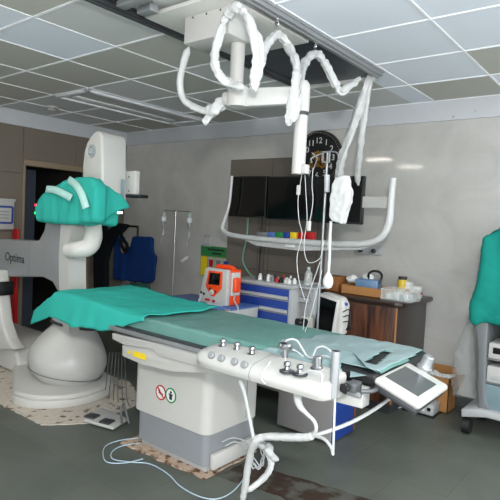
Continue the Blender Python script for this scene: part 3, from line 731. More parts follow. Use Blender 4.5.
tag(e.build('cable_coil', M['cable']), 'coiled bunch of white cords against the right side of the pedestal', 'cable')

# foot pedal plate
t = thing('foot_pedal', 'white foot pedal plate with two dark pedals on the floor', 'foot pedal', tuple(W(107, 420, Z=.01)))
Pq = [W(83, 422, Z=.012), W(113, 430.5, Z=.012), W(128, 421, Z=.012), W(101, 410, Z=.012)]
MB().prism(Pq, (0, 0, .022), .008, 3).build('plate', M['white'], t)
for px, py in ((92, 416.5), (107, 422)):
    c = W(px, py, Z=.036); MB().box(c+Vector((-.045, -.04, -.002)), c+Vector((.045, .04, .012)), .015, 3, rz=.3).build('pedal', M['dark'], t)
e = MB().tube(cr([W(122, 424, Z=.03), W(121, 410, Z=.16), W(124, 405, Z=.16), W(129, 423, Z=.03)], 5), .008, 8); e.build('handle', M['midgrey'], t)
e = MB()
for k in range(6):
    x0 = 112+3*k; e.tube(cr([W(x0-2, 352, Y=2.6), W(x0-6+k, 385, Y=2.6), W(x0-8+2*k, 405, Y=2.6), W(x0-4+4*k, 418+k % 3, Y=2.65)], 6), .0035, 6)
tag(e.build('hanging_cable', M['greycable']), 'bunch of grey cables hanging from the table head beside the gantry', 'cable', )

# ================================================================== IV pole at the table with wrapped transducer
pp0, pp1 = W(324, 152, Y=2.72), W(316.5, 338, Y=2.72)
t = thing('drip_pole', 'thin steel pole clamped to the far side of the table, crossbar on top', 'pole', (pp1.x, 2.72, .79))
MB().cyl((pp1.x, 2.72, .79), (pp1.x, 2.72, pp0.z), .008, seg=14).build('pole', mat('dull_steel', '#85888a', .35, .9), t)
MB().box((pp1.x-.025, 2.69, .785), (pp1.x+.025, 2.745, .83), .005).build('rail_clamp', M['alu'], t)
e = MB(); z = pp0.z
a_, b_ = W(312, 158, Y=2.72), W(337, 153, Y=2.72)
e.tube(cr([a_+Vector((0, 0, -.03)), a_, Vector((pp1.x, 2.72, z)), b_, b_+Vector((.015, 0, -.04))], 6), .006, 10)
e.build('crossbar', M['steel'], t)
e = MB(); c = W(326, 157, Y=2.71)
for dx in (-.022, .022): e.box(c+Vector((dx-.004, -.006, -.03)), c+Vector((dx+.004, .006, .03)))
for dz in (-.03, .03): e.box(c+Vector((-.026, -.006, dz-.004)), c+Vector((.026, .006, dz+.004)))
e.build('square_clip', M['alu'], t)
dc = W(339, 200, Y=2.66)
t = thing('transducer_box', 'white plastic wrapped transducer box hanging from the thin steel pole', 'medical device', (dc.x, 2.66, dc.z-.15))
e = MB(); e.prism([W(x, y, Y=2.62) for x, y in ((331, 184), (335, 177), (345, 174), (347, 187), (349, 192), (347, 204), (344, 212), (341, 224), (331, 221), (328, 217), (329, 200))], (0, .07, 0), .012, 3)
e.remesh(.006, 1, lambda p: .005*noise.noise(p*35)); e.build('wrapped_body', M['wrap'], t, smooth=25)
MB().cyl(W(327, 192, Y=2.66), W(327, 175, Y=2.66), .016, seg=14).build('connector', M['cool'], t)
e = MB(); e.tube(cr([W(331, 221, Y=2.66), W(330, 235, Y=2.66), W(329.5, 255, Y=2.66), W(328.5, 272, Y=2.66)], 6), .009, 10)
ob = e.build('hose', M['wrap'], t)
MB().box(W(327, 250, Y=2.65), W(332, 238, Y=2.67), .004).build('hose_clip', M['white'], ob)
bc = W(328, 281, Y=2.66)
t2 = MB().lathe([(.006, .062), (.008, .05), (.016, .04), (.027, .02), (.031, 0), (.029, -.02), (.02, -.038), (.007, -.046), (0, -.047)], bc, 22).build('squeeze_bulb', M['bulb'], t)
# loose pressure lines
e = MB()
for pts in ([(302, 173), (300, 186), (298, 200), (299, 220), (302, 235), (297, 258), (299, 280), (305, 300)],
            [(305, 175), (306, 195), (307, 220), (304, 245), (308, 262), (320, 258), (324, 240)],
            [(313, 168), (312, 185), (313, 200), (311, 215), (308, 228)],
            [(320, 262), (312, 285), (306, 305), (303, 330)], [(322, 270), (316, 295), (310, 318), (305, 332)]):
    e.tube(cr([W(x, y, Y=2.5) for x, y in pts], 8), .0021, 6)
ob = tag(e.build('pressure_line', M['cable']), 'loose thin white lines dangling from the suspension tube beside the pole', 'cable')
e = MB()
for x, y in ((298.5, 190), (309, 226)): 
    p = W(x, y, Y=2.5); MB().box(p+Vector((-.01, -.008, -.028)), p+Vector((.01, .008, .028)), .004).build('connector', M['white'], ob)

# ================================================================== MONITORS on their rack
YM = 3.95
t = thing('monitor_rack', 'white plastic wrapped tube frame around the row of three monitors', 'monitor rack', (W(305, 240, Y=YM).x, YM, W(305, 245, Y=YM).z))
Yf = YM-.1
fp = cr([W(232, 176, Y=Yf), W(229, 205, Y=Yf), W(223, 224, Y=Yf), W(223, 230, Y=Yf), W(232, 235, Y=Yf), W(262, 239, Y=Yf), W(300, 242, Y=Yf), W(340, 244, Y=Yf), W(368, 243, Y=Yf), W(382, 236, Y=Yf), W(389, 222, Y=Yf), W(391, 200, Y=Yf), W(393, 178, Y=Yf)], 8)
MB().tube(fp, [.014, .014, .02, .022, .024, .026, .028, .028, .028, .03, .03, .028, .026], 14).build('bumper_tube', M['wrap'], t)
e = MB(); e.prism([W(x, y, Y=Yf+.02) for x, y in ((240, 238), (372, 245), (360, 250), (300, 251), (256, 246))], (0, .12, 0), .01)
e.build('lower_tray', M['wrap'], t)
a_ = W(364, 208, Y=YM+.02); b_ = W(393, 197, Y=YM+.02)
MB().box((a_.x, YM-.02, a_.z), (b_.x, YM+.03, b_.z), .006).build('side_bracket', M['white'], t)
MB().box((-3.15, YM+.07, 1.6), (-2.2, YM+.11, 1.82), .006).build('back_plate', M['midgrey'], t)
e = MB().box((-2.8, YM+.1, 1.66), (-2.62, YB-.002, 1.78), .01).box((-2.9, YB-.03, 1.55), (-2.5, YB-.002, 1.9), .004); e.build('wall_bracket', M['midgrey'], t)
p = W(290, 246, Y=Yf-.02)
MB().box(p+Vector((-.05, -.004, -.012)), p+Vector((.05, .004, .012)), .003).build('name_plate', M['paper'], t)
ml = ['left display monitor of the row of three, narrow bezel, screen off', 'middle display monitor of the row of three, behind the white drop tube', 'right display monitor of the row of three, behind the wrapped transducer box']
for k, (xa, xb, ya) in enumerate(((231.5, 268.5, 177), (270, 316, 176.5), (317.5, 365, 176))):
    A = W(xa, 177, Y=YM); B_ = W(xb, 176, Y=YM); z1 = 1.955+.0*k; z0 = 1.525
    z1 = W((xa+xb)/2, 176.3, Y=YM).z; z0 = W((xa+xb)/2, 216+(xa+xb-462)/2*.07, Y=YM).z
    t = thing('display_monitor', ml[k], 'monitor', ((A.x+B_.x)/2, YM, z0), 'display monitors on the rack')
    MB().box((A.x, YM-.02, z0), (B_.x, YM+.03, z1), .005).box((A.x+.06, YM+.02, z0+.06), (B_.x-.06, YM+.068, z1-.06), .01).build('casing', M['black'], t)
    MB().box((A.x+.012, YM-.0215, z0+.014), (B_.x-.012, YM-.0195, z1-.012)).build('screen', M['screen'], t)
# small coloured connector blocks under the monitors
for k, (x0, x1, m, nm) in enumerate(((258, 268, 'midgrey', 'grey'), (268, 276, 'bluetop', 'blue'), (276, 284, 'green', 'green'), (284, 290, 'blue', 'dark blue'), (291, 298, 'yellow', 'yellow'), (299, 307, 'red', 'red, left of the pole'), (308, 315, 'red', 'red, right beside the pole'))):
    a_ = W(x0, 236, Y=YM-.03); b_ = W(x1, 232.5, Y=YM-.03)
    o = MB().box((a_.x, YM-.05, W(290, 240, Y=YM).z), (b_.x, YM-.005, b_.z), .004).build('file_box', M[m])
    tag(o, 'small %s box on the tray under the monitors' % nm if k < 5 else 'small box on the tray under the monitors, %s' % nm, 'box', 'coloured boxes under the monitors')

# ================================================================== WALL THINGS
cc = W(319, 158.5, Y=YB); R_ = .28
t = thing('wall_clock', 'large round black wall clock with white numerals and golden gears', 'clock', (cc.x, YB, cc.z-R_))
yy = YB-.002
MB().lathe([(0, 0), (R_, 0), (R_, .03), (R_-.012, .042), (R_-.03, .04), (R_-.034, .018), (0, .018)], (cc.x, yy, cc.z), 56, axis=(0, -1, 0)).build('rim', mat('dark_clock_rim', '#26241f', .45), t)
dl = MB().cyl((cc.x, yy-.016, cc.z), (cc.x, yy-.02, cc.z), R_-.034, seg=48).build('dial', M['black'], t)
e = MB()
for k in range(60):
    a = 2*PI*k/60; p = Vector((cc.x+math.sin(a)*(R_-.022), yy-.044, cc.z+math.cos(a)*(R_-.022))); e.box(p-Vector((.0025, .001, .0025)), p+Vector((.0025, .001, .0025)))
e.build('minute_track', M['paper'], t)
for k in range(1, 13):
    a = 2*PI*k/12; e = MB(); e.text(str(k), (cc.x+math.sin(a)*.178, yy-.021, cc.z+math.cos(a)*.178), (1, 0, 0), (0, 0, 1), .085, .001); e.build('numeral', M['paper'], dl)
for gx, gz, gr in ((0, -.005, .085), (-.055, -.06, .05), (.06, -.06, .045)):
    e = MB(); pts = []
    for k in range(48):
        a = 2*PI*k/48; rr = gr*(1.0 if k % 4 < 2 else .88); pts.append((cc.x+gx+rr*math.cos(a), yy-.0205, cc.z+gz+rr*math.sin(a)))
    e.prism(pts, (0, -.003, 0)); e.lathe([(gr*.35, 0), (gr*.35, .003), (gr*.5, .003), (gr*.5, 0)], (cc.x+gx, yy-.0235, cc.z+gz), 20, mi=1, axis=(0, -1, 0)); e.build('gear', [M['gold'], M['brown']], dl)
for ang, ln, w_ in ((math.radians(-50), .1, .007), (math.radians(200), .14, .005)):
    d = Vector((math.sin(ang), 0, math.cos(ang))); s_ = Vector((d.z, 0, -d.x)); o = Vector((cc.x, yy-.027, cc.z))
    MB().prism([o-s_*w_, o+d*ln*.8-s_*w_*.8, o+d*ln, o+d*ln*.8+s_*w_*.8, o+s_*w_], (0, -.002, 0)).build('hand', M['paper'], t)

a_, b_ = W(204, 246, Y=YB), W(212, 235, Y=YB)
t = thing('wall_socket', 'small white switch plate on the wall above the coloured poster', 'switch', ((a_.x+b_.x)/2, YB, a_.z))
MB().box((a_.x, YB-.012, a_.z), (b_.x, YB-.001, b_.z), .004).build('plate', M['cool'], t)
for k in range(3): MB().box((a_.x+.015+k*.037, YB-.017, a_.z+.03), (a_.x+.043+k*.037, YB-.011, b_.z-.03), .003).build('rocker', M['white'], t)

a_, b_ = W(200, 275, Y=YB), W(231, 248, Y=YB)
t = thing('waste_poster', 'green and yellow waste sorting poster on the back wall beside the defibrillator', 'poster', ((a_.x+b_.x)/2, YB, a_.z))
w_ = b_.x-a_.x; h_ = b_.z-a_.z
MB().box((a_.x, YB-.004, a_.z), (b_.x, YB-.001, b_.z)).build('sheet', mat('poster_olive', '#7f9a4a', .5), t)
MB().box((a_.x, YB-.0055, b_.z-h_*.33), (b_.x, YB-.0042, b_.z)).build('header', mat('poster_green', '#2f7f45', .5), t)
e = MB(); e.box((a_.x+w_*.25, YB-.007, b_.z-h_*.14), (b_.x-w_*.2, YB-.0056, b_.z-h_*.08)); e.box((a_.x+w_*.4, YB-.007, b_.z-h_*.26), (b_.x-w_*.3, YB-.0056, b_.z-h_*.2)); e.build('printed_line', M['ink'], t)
for k, (m, ic) in enumerate((('yellow', 'yellow'), ('paper', 'red'), ('paper', 'midgrey'), ('paper', 'blue'))):
    x0 = a_.x+w_*(.02+.245*k)
    MB().box((x0, YB-.0055, a_.z+h_*.02), (x0+w_*.22, YB-.0042, b_.z-h_*.36)).build('column_panel', M['yellow' if k < 2 and k == 0 else 'cool'], t)
    MB().prism([(x0+w_*.05, YB-.0056, a_.z+h_*.32), (x0+w_*.17, YB-.0056, a_.z+h_*.32), (x0+w_*.19, YB-.0056, a_.z+h_*.56), (x0+w_*.03, YB-.0056, a_.z+h_*.56)], (0, -.0012, 0)).build('bin_icon', M[ic], t)

# white notice box with blue border on the left wall
e0, e1 = W(-6, 229, X=XL+.06), W(14.5, 201, X=XL+.06)
t = thing('notice_box', 'white wall box with a blue bordered notice, at the left edge', 'notice', (XL, (e0.y+e1.y)/2, e0.z))
MB().box((XL+.001, e0.y, e0.z), (XL+.06, e1.y, e1.z), .006).box((XL+.001, e0.y-.01, e1.z-.01), (XL+.07, e1.y+.01, e1.z+.02), .004).build('case', M['white'], t)
zc0 = e0.z+(e1.z-e0.z)*.22; zc1 = e0.z+(e1.z-e0.z)*.78; y1_ = e1.y-.02; y0_ = e0.y+.02
e = MB()
for z in (zc0, zc1): e.box((XL+.06, y0_, z-.012), (XL+.063, y1_, z+.012))
for y in (y0_, y1_): e.box((XL+.06, y-.012, zc0), (XL+.063, y+.012, zc1))
e.build('blue_border', M['blue'], t)
e = MB()
for k in range(3):
    z = zc0+(zc1-zc0)*(.3+.2*k); e.box((XL+.06, y0_+.03, z-.004), (XL+.062, y1_-.04, z+.004))
e.build('printed_line', M['midgrey'], t)
a_, b_ = W(14.5, 338, X=XL+.15), W(20, 229, X=XL+.15)
o = MB().box((XL+.02, a_.y, .05), (XL+.15, b_.y, b_.z), .006).build('red_post', M['red'])
tag(o, 'tall narrow red box against the left wall behind the gantry arm', 'box')

# gas outlets on the back wall
for k, (px, py, lab) in enumerate(((362, 250, 'oblong steel gas outlet on the back wall, left one under the monitor frame'), (375, 251, 'oblong steel gas outlet on the back wall, right one under the monitor frame'))):
    p = W(px, py, Y=YB); t = thing('gas_outlet', lab, 'outlet', (p.x, YB, p.z-.04), 'gas outlets on the back wall')
    MB().box((p.x-.07, YB-.025, p.z-.04), (p.x+.07, YB-.001, p.z+.04), .006).build('plate', M['cool'], t)
    MB().lathe([(.022, 0), (.022, .02), (.012, .03), (0, .03)], (p.x, YB-.025, p.z), 18, axis=(0, -1, 0)).build('socket', M['dark'], t)
mm = mat('pale_green_hose', '#7fae98', .4)
e = MB().tube(cr([W(x, y, Y=YB-.03) for x, y in ((248, 218), (247, 235), (244, 250), (243, 262), (250, 274), (258, 279))], 8), .011, 10)
tag(e.build('oxygen_hose', mm), 'pale green hose hanging on the wall behind the left monitor', 'hose')
e = MB().box((W(256, 300, Y=YB).x, YB-.03, .6), (W(258.5, 300, Y=YB).x, YB-.007, 1.6)).box((W(260.5, 300, Y=YB).x, YB-.03, .6), (W(262.5, 300, Y=YB).x, YB-.007, 1.6))
tag(e.build('wall_conduit', mat('grey_conduit', '#66635e', .5)), 'pair of thin dark conduits running down the wall below the monitors', 'conduit')

# ================================================================== IV stand by the back wall
Yi = 4.25
b0 = W(172, 300, Y=Yi); tp_ = W(177.5, 211, Y=Yi)
t = thing('iv_stand', 'steel drip stand with two bottles by the grey back wall', 'iv stand', (b0.x, Yi, 0))
zt_ = tp_.z
MB().cyl((b0.x, Yi, .06), (b0.x, Yi, W(174, 243, Y=Yi).z), .013, seg=14).build('lower_pole', M['alu'], t)
MB().cyl((b0.x, Yi, .5), (b0.x, Yi, zt_), .008, seg=12).build('upper_pole', M['steel'], t)
bar = MB(); xa, xb = W(164, 212, Y=Yi).x, W(190, 212, Y=Yi).x
bar.tube([(xa, Yi, zt_-.02), (xa, Yi, zt_), (xb, Yi, zt_), (xb, Yi, zt_-.02)], .005, 8); bar.build('hook_bar', M['steel'], t)
for k in range(5):
    a = 2*PI*k/5; l = MB(); d = Vector((math.cos(a), math.sin(a), 0)); l.tube([Vector((b0.x, Yi, .1)), Vector((b0.x, Yi, .05))+d*.24], .011, 8); l.build('leg', M['steel'], t)
    w = MB(); c = Vector((b0.x, Yi, .027))+d*.24; w.cyl(c-Vector((-d.y, d.x, 0))*.012, c+Vector((-d.y, d.x, 0))*.012, .026, seg=14); w.build('caster', M['black'], t)
for k, (x, lab) in enumerate(((xa, 'left drip bottle hanging on the wall side drip stand'), (xb, 'right drip bottle hanging on the wall side drip stand'))):
    o = thing('drip_bottle', lab, 'drip bottle', (x, Yi, zt_-.19), 'drip bottles')
    MB().lathe([(.008, -.19), (.012, -.17), (.026, -.155), (.03, -.13), (.03, -.06), (.026, -.04), (.014, -.025), (.006, -.014), (0, -.012)], (x, Yi, zt_), 18).build('bottle', M['glassb'], o)
    MB().lathe([(.0305, -.125), (.0308, -.075), (.0305, -.075)], (x, Yi, zt_), 18).build('bottle_label', M['paper'], o)
    e = MB(); e.tube(cr([Vector((x, Yi, zt_-.18)), Vector((x+.005, Yi-.01, zt_-.26)), Vector((x-.015, Yi-.01, zt_-.34)), Vector((x-.005, Yi-.02, zt_-.40))], 6), .003, 6); e.lathe([(.0, -.3), (.011, -.29), (.011, -.235), (0, -.225)], (x, Yi, zt_), 10); e.build('drip_line', M['clear'] if False else M['cable'], o)
p = W(184, 258, Y=Yi); 
tag(MB().prism([W(x, y, Y=Yi+.05) for x, y in ((180, 261), (185, 257), (188, 256), (187, 259), (182, 263))], (0, .01, 0), .003).build('tape_tab', M['paper']), 'small white tape tab on the wall beside the drip stand', 'tape')

# ================================================================== lead aprons on a rack
Ya = 4.2
t = thing('apron_rack', 'dark metal garment rack holding the lead aprons in the corner', 'rack', (W(118, 260, Y=Ya+.1).x, Ya+.1, 0))
xa, xb = W(92, 222, Y=Ya+.1).x, W(138, 226, Y=Ya+.1).x; zr = W(115, 225, Y=Ya+.1).z
e = MB().cyl((xa, Ya+.1, zr), (xb, Ya+.1, zr), .014, seg=12); e.build('hanging_bar', M['black'], t)
for x in (xa, xb): MB().tube([(x, Ya+.1, zr), (x, Ya+.1, .04)], .014, 12).build('upright', M['black'], t); MB().box((x-.02, Ya-.12, .0), (x+.02, Ya+.32, .04), .006).build('foot', M['black'], t)
def garment(outl, Y, name, m, lab, cat, th=.05, seed=0):
    e = MB(); e.prism([W(x, y, Y=Y) for x, y in outl], (0, th, 0), .012, 2); e.remesh(.014, 4, lambda p: .016*noise.noise(Vector((p.x*10+seed, p.y*4, p.z*2.5))))
    return tag(e.build(name, m, smooth=60), lab, cat)
garment([(113, 237), (122, 235.5), (124, 246), (129, 247), (132, 236.5), (148, 237), (151, 238), (152, 251), (155, 257), (153.5, 270), (152.5, 281), (147, 283.5), (113, 279.5)], Ya-.06, 'lead_apron', M['navy'], 'navy blue lead vest hanging in the corner, right of the black apron', 'apron', .06)
garment([(93, 238), (97, 226), (104, 225), (106, 231), (112, 226), (119, 223), (126, 224), (127, 227), (121, 230), (115, 236), (110, 246), (106, 262), (106, 300), (93, 304)], Ya-.14, 'lead_apron', M['blackcloth'], 'black lead apron hanging beside the gantry hose', 'apron', .06, 5)
e = MB().tube(cr([W(x, y, Y=Ya-.2) for x, y in ((119, 240), (122, 246), (126, 252), (127, 245), (124, 240), (121, 234), (126, 228))], 6), .02, 10)
tag(e.build('thyroid_collar', M['blackcloth']), 'black thyroid collar strap looped over the lead vest', 'collar')
p = W(123, 248, Y=Ya-.1); e = MB().ball(p, .05, (.8, .35, 1.3)); tag(e.build('tan_pouch', M['skin']), 'small tan pouch between the two lead aprons', 'pouch')
e = MB().prism([W(x, y, Y=Ya-.25) for x, y in ((124, 284), (140, 283), (146, 290), (144, 300), (138, 303), (124, 300))], (0, .1, 0), .02); e.remesh(.014, 3, lambda p: .014*noise.noise(p*18))
tag(e.build('fabric_bag', mat('dark_green_bag', '#1b4a42', .7, var=.15, bump=.3)), 'dark green bag below the navy lead vest', 'bag')

# ================================================================== blue topped table + defibrillator
x1 = W(256, 302, Y=3.45).x
t = thing('side_table', 'small trolley with a pale blue tray top beside the table', 'table', (-2.9, 3.3, 0))
zt_ = .80
MB().box((-3.45, 3.1, zt_-.012), (x1, 3.5, zt_), .004).build('tray_top', M['bluetop'], t)
MB().box((-3.44, 3.11, zt_-.1), (x1-.005, 3.49, zt_-.012), .004).build('frame', M['white'], t)
MB().box((x1-.3, 3.105, .7), (x1-.01, 3.12, .768), .003).build('front_panel', M['white'], t)
MB().box((x1-.04, 3.1, .69), (x1, 3.13, .8), .003).build('corner_bracket', M['white'], t)
MB().box((-3.42, 3.14, .25), (x1-.04, 3.47, .27), .003).build('shelf', M['cool'], t)
for x in (-3.42, x1-.03):
    for y in (3.13, 3.47):
        MB().cyl((x, y, .05), (x, y, .77), .014, seg=12).build('leg', M['steel'], t); MB().cyl((x-.012, y, .026), (x+.012, y, .026), .025, seg=14).build('caster', M['black'], t)
Yd2 = 3.2
fx0, fx1 = W(198.5, 300, Y=Yd2).x, W(226, 300, Y=Yd2).x
zb = zt_+.002; ztop = W(212, 268, Y=Yd2).z
fh = ztop-zb; fw = fx1-fx0; dd = .19
t = thing('defibrillator', 'orange and white defibrillator with small screen on the blue trolley', 'defibrillator', ((fx0+fx1)/2, Yd2+dd/2, zb))
outl = [(.0, .0), (1, .0), (1, .97), (.97, 1), (.27, 1), (.2, .96), (.06, .36), (0, .25)]
MB().prism([(fx0+fw*u, Yd2, zb+fh*v) for u, v in outl], (0, .045, 0), .01, 3).build('front_shell', M['white'], t)
MB().prism([(fx0+fw*(.04+.94*u), Yd2+.045, zb+fh*v*.98) for u, v in outl], (0, dd-.045, 0), .012, 3).build('body', M['orange'], t)
MB().box((fx1-.01, Yd2+.05, zb+.08), (fx1+.012, Yd2+dd-.03, zb+fh*.92), .01).build('paddle_bay', M['cream'], t)
MB().box((fx1+.008, Yd2+.06, zb+.11), (fx1+.04, Yd2+dd-.06, zb+fh*.78), .015, 3).build('paddle', M['orange'], t)
MB().prism([(fx0+fw*u, Yd2-.001, zb+fh*v) for u, v in ((.34, .92), (.84, .93), (.84, .46), (.58, .22), (.46, .22), (.26, .46), (.26, .5))], (0, -.004, 0), .002).build('orange_fascia', M['orange'], t)
MB().prism([(fx0+fw*u, Yd2-.005, zb+fh*v) for u, v in ((.4, .87), (.78, .88), (.76, .55), (.35, .54))], (0, -.003, 0), .001).build('screen', M['screen'], t)
MB().lathe([(.022, 0), (.022, .012), (.016, .016), (0, .016)], (fx0+fw*.5, Yd2-.005, zb+fh*.33), 18, axis=(0, -1, 0)).build('dial_knob', M['white'], t)
e = MB()
for u, v in ((.1, .28), (.2, .25), (.62, .36), (.42, .42)): e.lathe([(.011, 0), (.011, .005), (0, .006)], (fx0+fw*u, Yd2-.001, zb+fh*v), 12, axis=(0, -1, 0))
e.build('button', M['ink'], t)
e = MB()
e.box((fx0+fw*.25, Yd2-.004, zb+fh*.07), (fx0+fw*.42, Yd2, zb+fh*.13)); e.box((fx0+fw*.52, Yd2-.004, zb+fh*.06), (fx0+fw*.62, Yd2, zb+fh*.12)); e.build('label_mark', M['red'], t)
e = MB().tube(cr([(fx0+fw*.35, Yd2+.1, zb+fh*.97), (fx0+fw*.42, Yd2+.1, zb+fh*1.035), (fx0+fw*.85, Yd2+.1, zb+fh*1.035), (fx0+fw*.98, Yd2+.1, zb+fh*.97)], 6), .02, 12); e.build('handle', M['orange'], t)
e = MB().tube(cr([Vector((fx1+.012, Yd2+.1, zb+.09)), W(234, 300, Y=3.2), W(238, 308, Y=3.14), W(237, 314, Y=3.09)], 6), .006, 8); e.build('lead', M['cable'], t)
e = MB().tube(cr([W(x, y, Y=3.14) for x, y in ((201, 296), (199, 300), (200, 303), (210, 304), (222, 306))], 6), .005, 8)
tag(e.build('patient_lead', M['cable']), 'white lead trailing from the defibrillator onto the turquoise drape', 'cable')

# ================================================================== blue drawer cart
Yq = 3.52
cx0, cx1 = W(236, 290, Y=Yq).x, W(288.5, 290, Y=Yq).x
zt_ = W(262, 281.5, Y=Yq).z
t = thing('drawer_cart', 'grey medical cart with blue drawers against the wall', 'cart', ((cx0+cx1)/2, Yq+.2, 0))
MB().box((cx0-.02, Yq+.012, .1), (cx1+.03, Yq+.4, zt_-.03), .008).build('body', M['cool'], t)
MB().box((cx0-.035, Yq-.01, zt_-.03), (cx1+.045, Yq+.42, zt_), .008).build('worktop', M['cool'], t)
zz = [zt_-.035, zt_-.135, zt_-.245, zt_-.45, zt_-.62]
for k in range(4):
    d = MB().box((cx0, Yq, zz[k+1]+.004), (cx1, Yq+.014, zz[k]-.004), .003).build('drawer', M['blue'], t)
    zl = zz[k+1]+.012
    MB().prism([(cx0, Yq, zl+.028), (cx0, Yq-.018, zl+.018), (cx0, Yq-.018, zl), (cx0, Yq, zl)], (cx1-cx0, 0, 0), .002).build('handle', M['cool'], d)
e = MB().box((cx1+.03, Yq+.06, zt_-.02), (cx1+.2, Yq+.36, zt_-.005), .004); e.build('side_shelf', M['cool'], t)
e = MB().box((cx1+.14, Yq+.1, .12), (cx1+.19, Yq+.16, zt_-.02), .006).box((cx1+.03, Yq+.1, zt_-.14), (cx1+.16, Yq+.15, zt_-.1), .005); e.build('side_post', M['cool'], t)
for x in (cx0+.04, cx1-.04):
    for y in (Yq+.06, Yq+.34): MB().cyl((x-.014, y, .05), (x+.014, y, .05), .05, seg=18).build('caster', M['black'], t)
# small bottles and vials on top
vm_ = ['dark', 'paper', 'red', 'cream', 'midgrey', 'paper', 'black', 'blue', 'paper', 'red', 'dark', 'cream', 'paper', 'midgrey', 'black', 'paper']
for k in range(26):
    u = k/25; x = cx0+.17+u*(cx1-cx0-.2)+.01*random.uniform(-1, 1); y = Yq+.07+.05*(k % 3)+.01*random.random(); r = random.uniform(.012, .019); h_ = random.uniform(.035, .06)
    o = MB().lathe([(0, 0), (r, 0), (r, h_*.65), (r*.55, h_*.75), (r*.6, h_), (0, h_)], (x, y, zt_+.001), 12).build('vial', M[vm_[k*7 % 16]])
    tag(o, 'small medicine vial in the cluster on top of the blue drawer cart', 'vial', 'vials on the blue drawer cart')
c = W(297, 284, Y=Yq+.15); 
o = MB().lathe([(0, 0), (.034, 0), (.034, .09), (.028, .11), (.013, .125), (.013, .14), (.016, .14), (.016, .155), (0, .155)], (cx1+.07, Yq+.18, zt_-.004), 20).build('clear_bottle', M['clear'])
tag(o, 'clear plastic bottle standing at the right end of the drawer cart', 'bottle')

# ================================================================== low grey cabinet + patient monitor
gx0, gx1, gy0, gy1 = -2.15, -1.685, 3.13, 3.46
t = thing('low_cabinet', 'low grey cabinet with a blue end panel standing under the table', 'cabinet', ((gx0+gx1)/2, 3.3, 0))
MB().box((gx0, gy0, .02), (gx1-.012, gy1, .54), .006).build('body', mat('grey_cabinet_paint', '#a3a09e', .5, var=.05), t)
MB().box((gx1-.012, gy0+.005, .02), (gx1, gy1-.005, .54), .003).build('end_panel', M['blue'], t)
MB().box((gx1, gy1-.03, .03), (gx1+.006, gy1-.016, .53), .002).build('trim_strip', mat('orange_brown_edge', '#8a5233', .5), t)
MB().box((gx0-.01, gy0-.01, .54), (gx1+.01, gy1+.01, .56), .004).build('top', M['cool'], t)
p0, p1 = W(313, 331, Y=3.25), W(335, 294, Y=3.25)
t = thing('patient_monitor', 'white patient monitor with dark screen turned left, by the wooden cabinet', 'monitor', ((p0.x+p1.x)/2, 3.3, .561))
S = [W(313, 330, Y=3.22), W(333, 336, Y=3.22), W(339, 300, Y=3.22), W(319, 293, Y=3.22)]
MB().prism(S, (0, .05, 0), .008, 3).build('bezel', M['white'], t)
cs_ = sum(S, Vector())/4
MB().prism([cs_+(p-cs_)*.86+Vector((-.004, -.003, 0)) for p in S], (0, .004, 0)).build('screen', M['screen'], t)
S2 = [W(x, y, Y=3.27) for x, y in ((316, 334), (341, 336), (344.5, 306), (341, 298), (322, 292))]
MB().prism(S2, (0, .09, 0), .015, 3).build('rear_shell', M['white'], t)
MB().box((cs_.x-.1, 3.24, .561), (cs_.x+.12, 3.4, .59), .008).box((cs_.x-.02, 3.3, .57), (cs_.x+.06, 3.35, cs_.z), .005).build('foot_stand', M['cool'], t)
MB().lathe([(.012, 0), (.012, .02), (0, .02)], W(345, 304, Y=3.3), 12, axis=(1, -.4, 0)).build('blue_socket', M['blue'], t)
e = MB()
for k in range(3): e.tube(cr([W(343, 312+5*k, Y=3.26), W(349, 310+6*k, Y=3.23), W(350, 322+4*k, Y=3.23), W(346, 330, Y=3.25)], 6), .004, 7)
e.build('side_lead', M['black'], t)
a_, b_ = W(300, 335, Y=3.26), W(313, 318, Y=3.26)
t = thing('camera_head', 'white box with a black knob left of the patient monitor', 'medical device', ((a_.x+b_.x)/2, 3.3, .561))
MB().box((a_.x, 3.26, .561), (b_.x, 3.38, b_.z), .008).build('case', M['white'], t)
c = W(306, 323, Y=3.25)
e = MB().lathe([(.03, 0), (.034, .01), (.034, .03), (.024, .035), (.024, .06), (.03, .062), (.03, .08), (0, .082)], c, 18, axis=(-.5, -1, .1)); e.build('knob', M['black'], t)

# ================================================================== wooden cabinet
zt_ = .92; wx1 = -1.615; wy = 3.97
t = thing('wooden_cabinet', 'dark wooden cabinet with rounded counter top against the back wall', 'cabinet', (-2.1, 4.3, 0))
e = MB()
ct = [(-2.6, YB-.02)] + [(-2.6, wy-.03)]
for k in range(7):
    a = -PI/2+PI/2*k/6; ct.append((wx1-.05+.08*math.cos(a), wy+.05+.08*math.sin(a)))
ct.append((wx1+.03, YB-.02))
e.prism([(x, y, zt_-.035) for x, y in ct], (0, 0, .035), .008, 2); e.build('counter_top', mat('dark_wood_top', '#2b1a12', .3, var=.25, scale=6), t)
MB().box((-2.56, wy, .08), (wx1-.02, YB-.03, zt_-.035), .003).build('carcass', M['woodside'], t)
for x0, x1 in ((-2.56, -2.14), (-2.135, wx1-.025)):
    d = MB().box((x0, wy-.018, .1), (x1, wy-.001, zt_-.045), .003).build('door', M['wood'], t)
MB().box((wx1-.024, wy-.015, .1), (wx1-.012, wy, zt_-.045), .002).build('edge_strip', mat('orange_wood_edge', '#9a6b3f', .5), t)
MB().box((-2.54, wy+.04, 0), (wx1-.04, YB-.05, .08)).build('plinth', M['dark'], t)

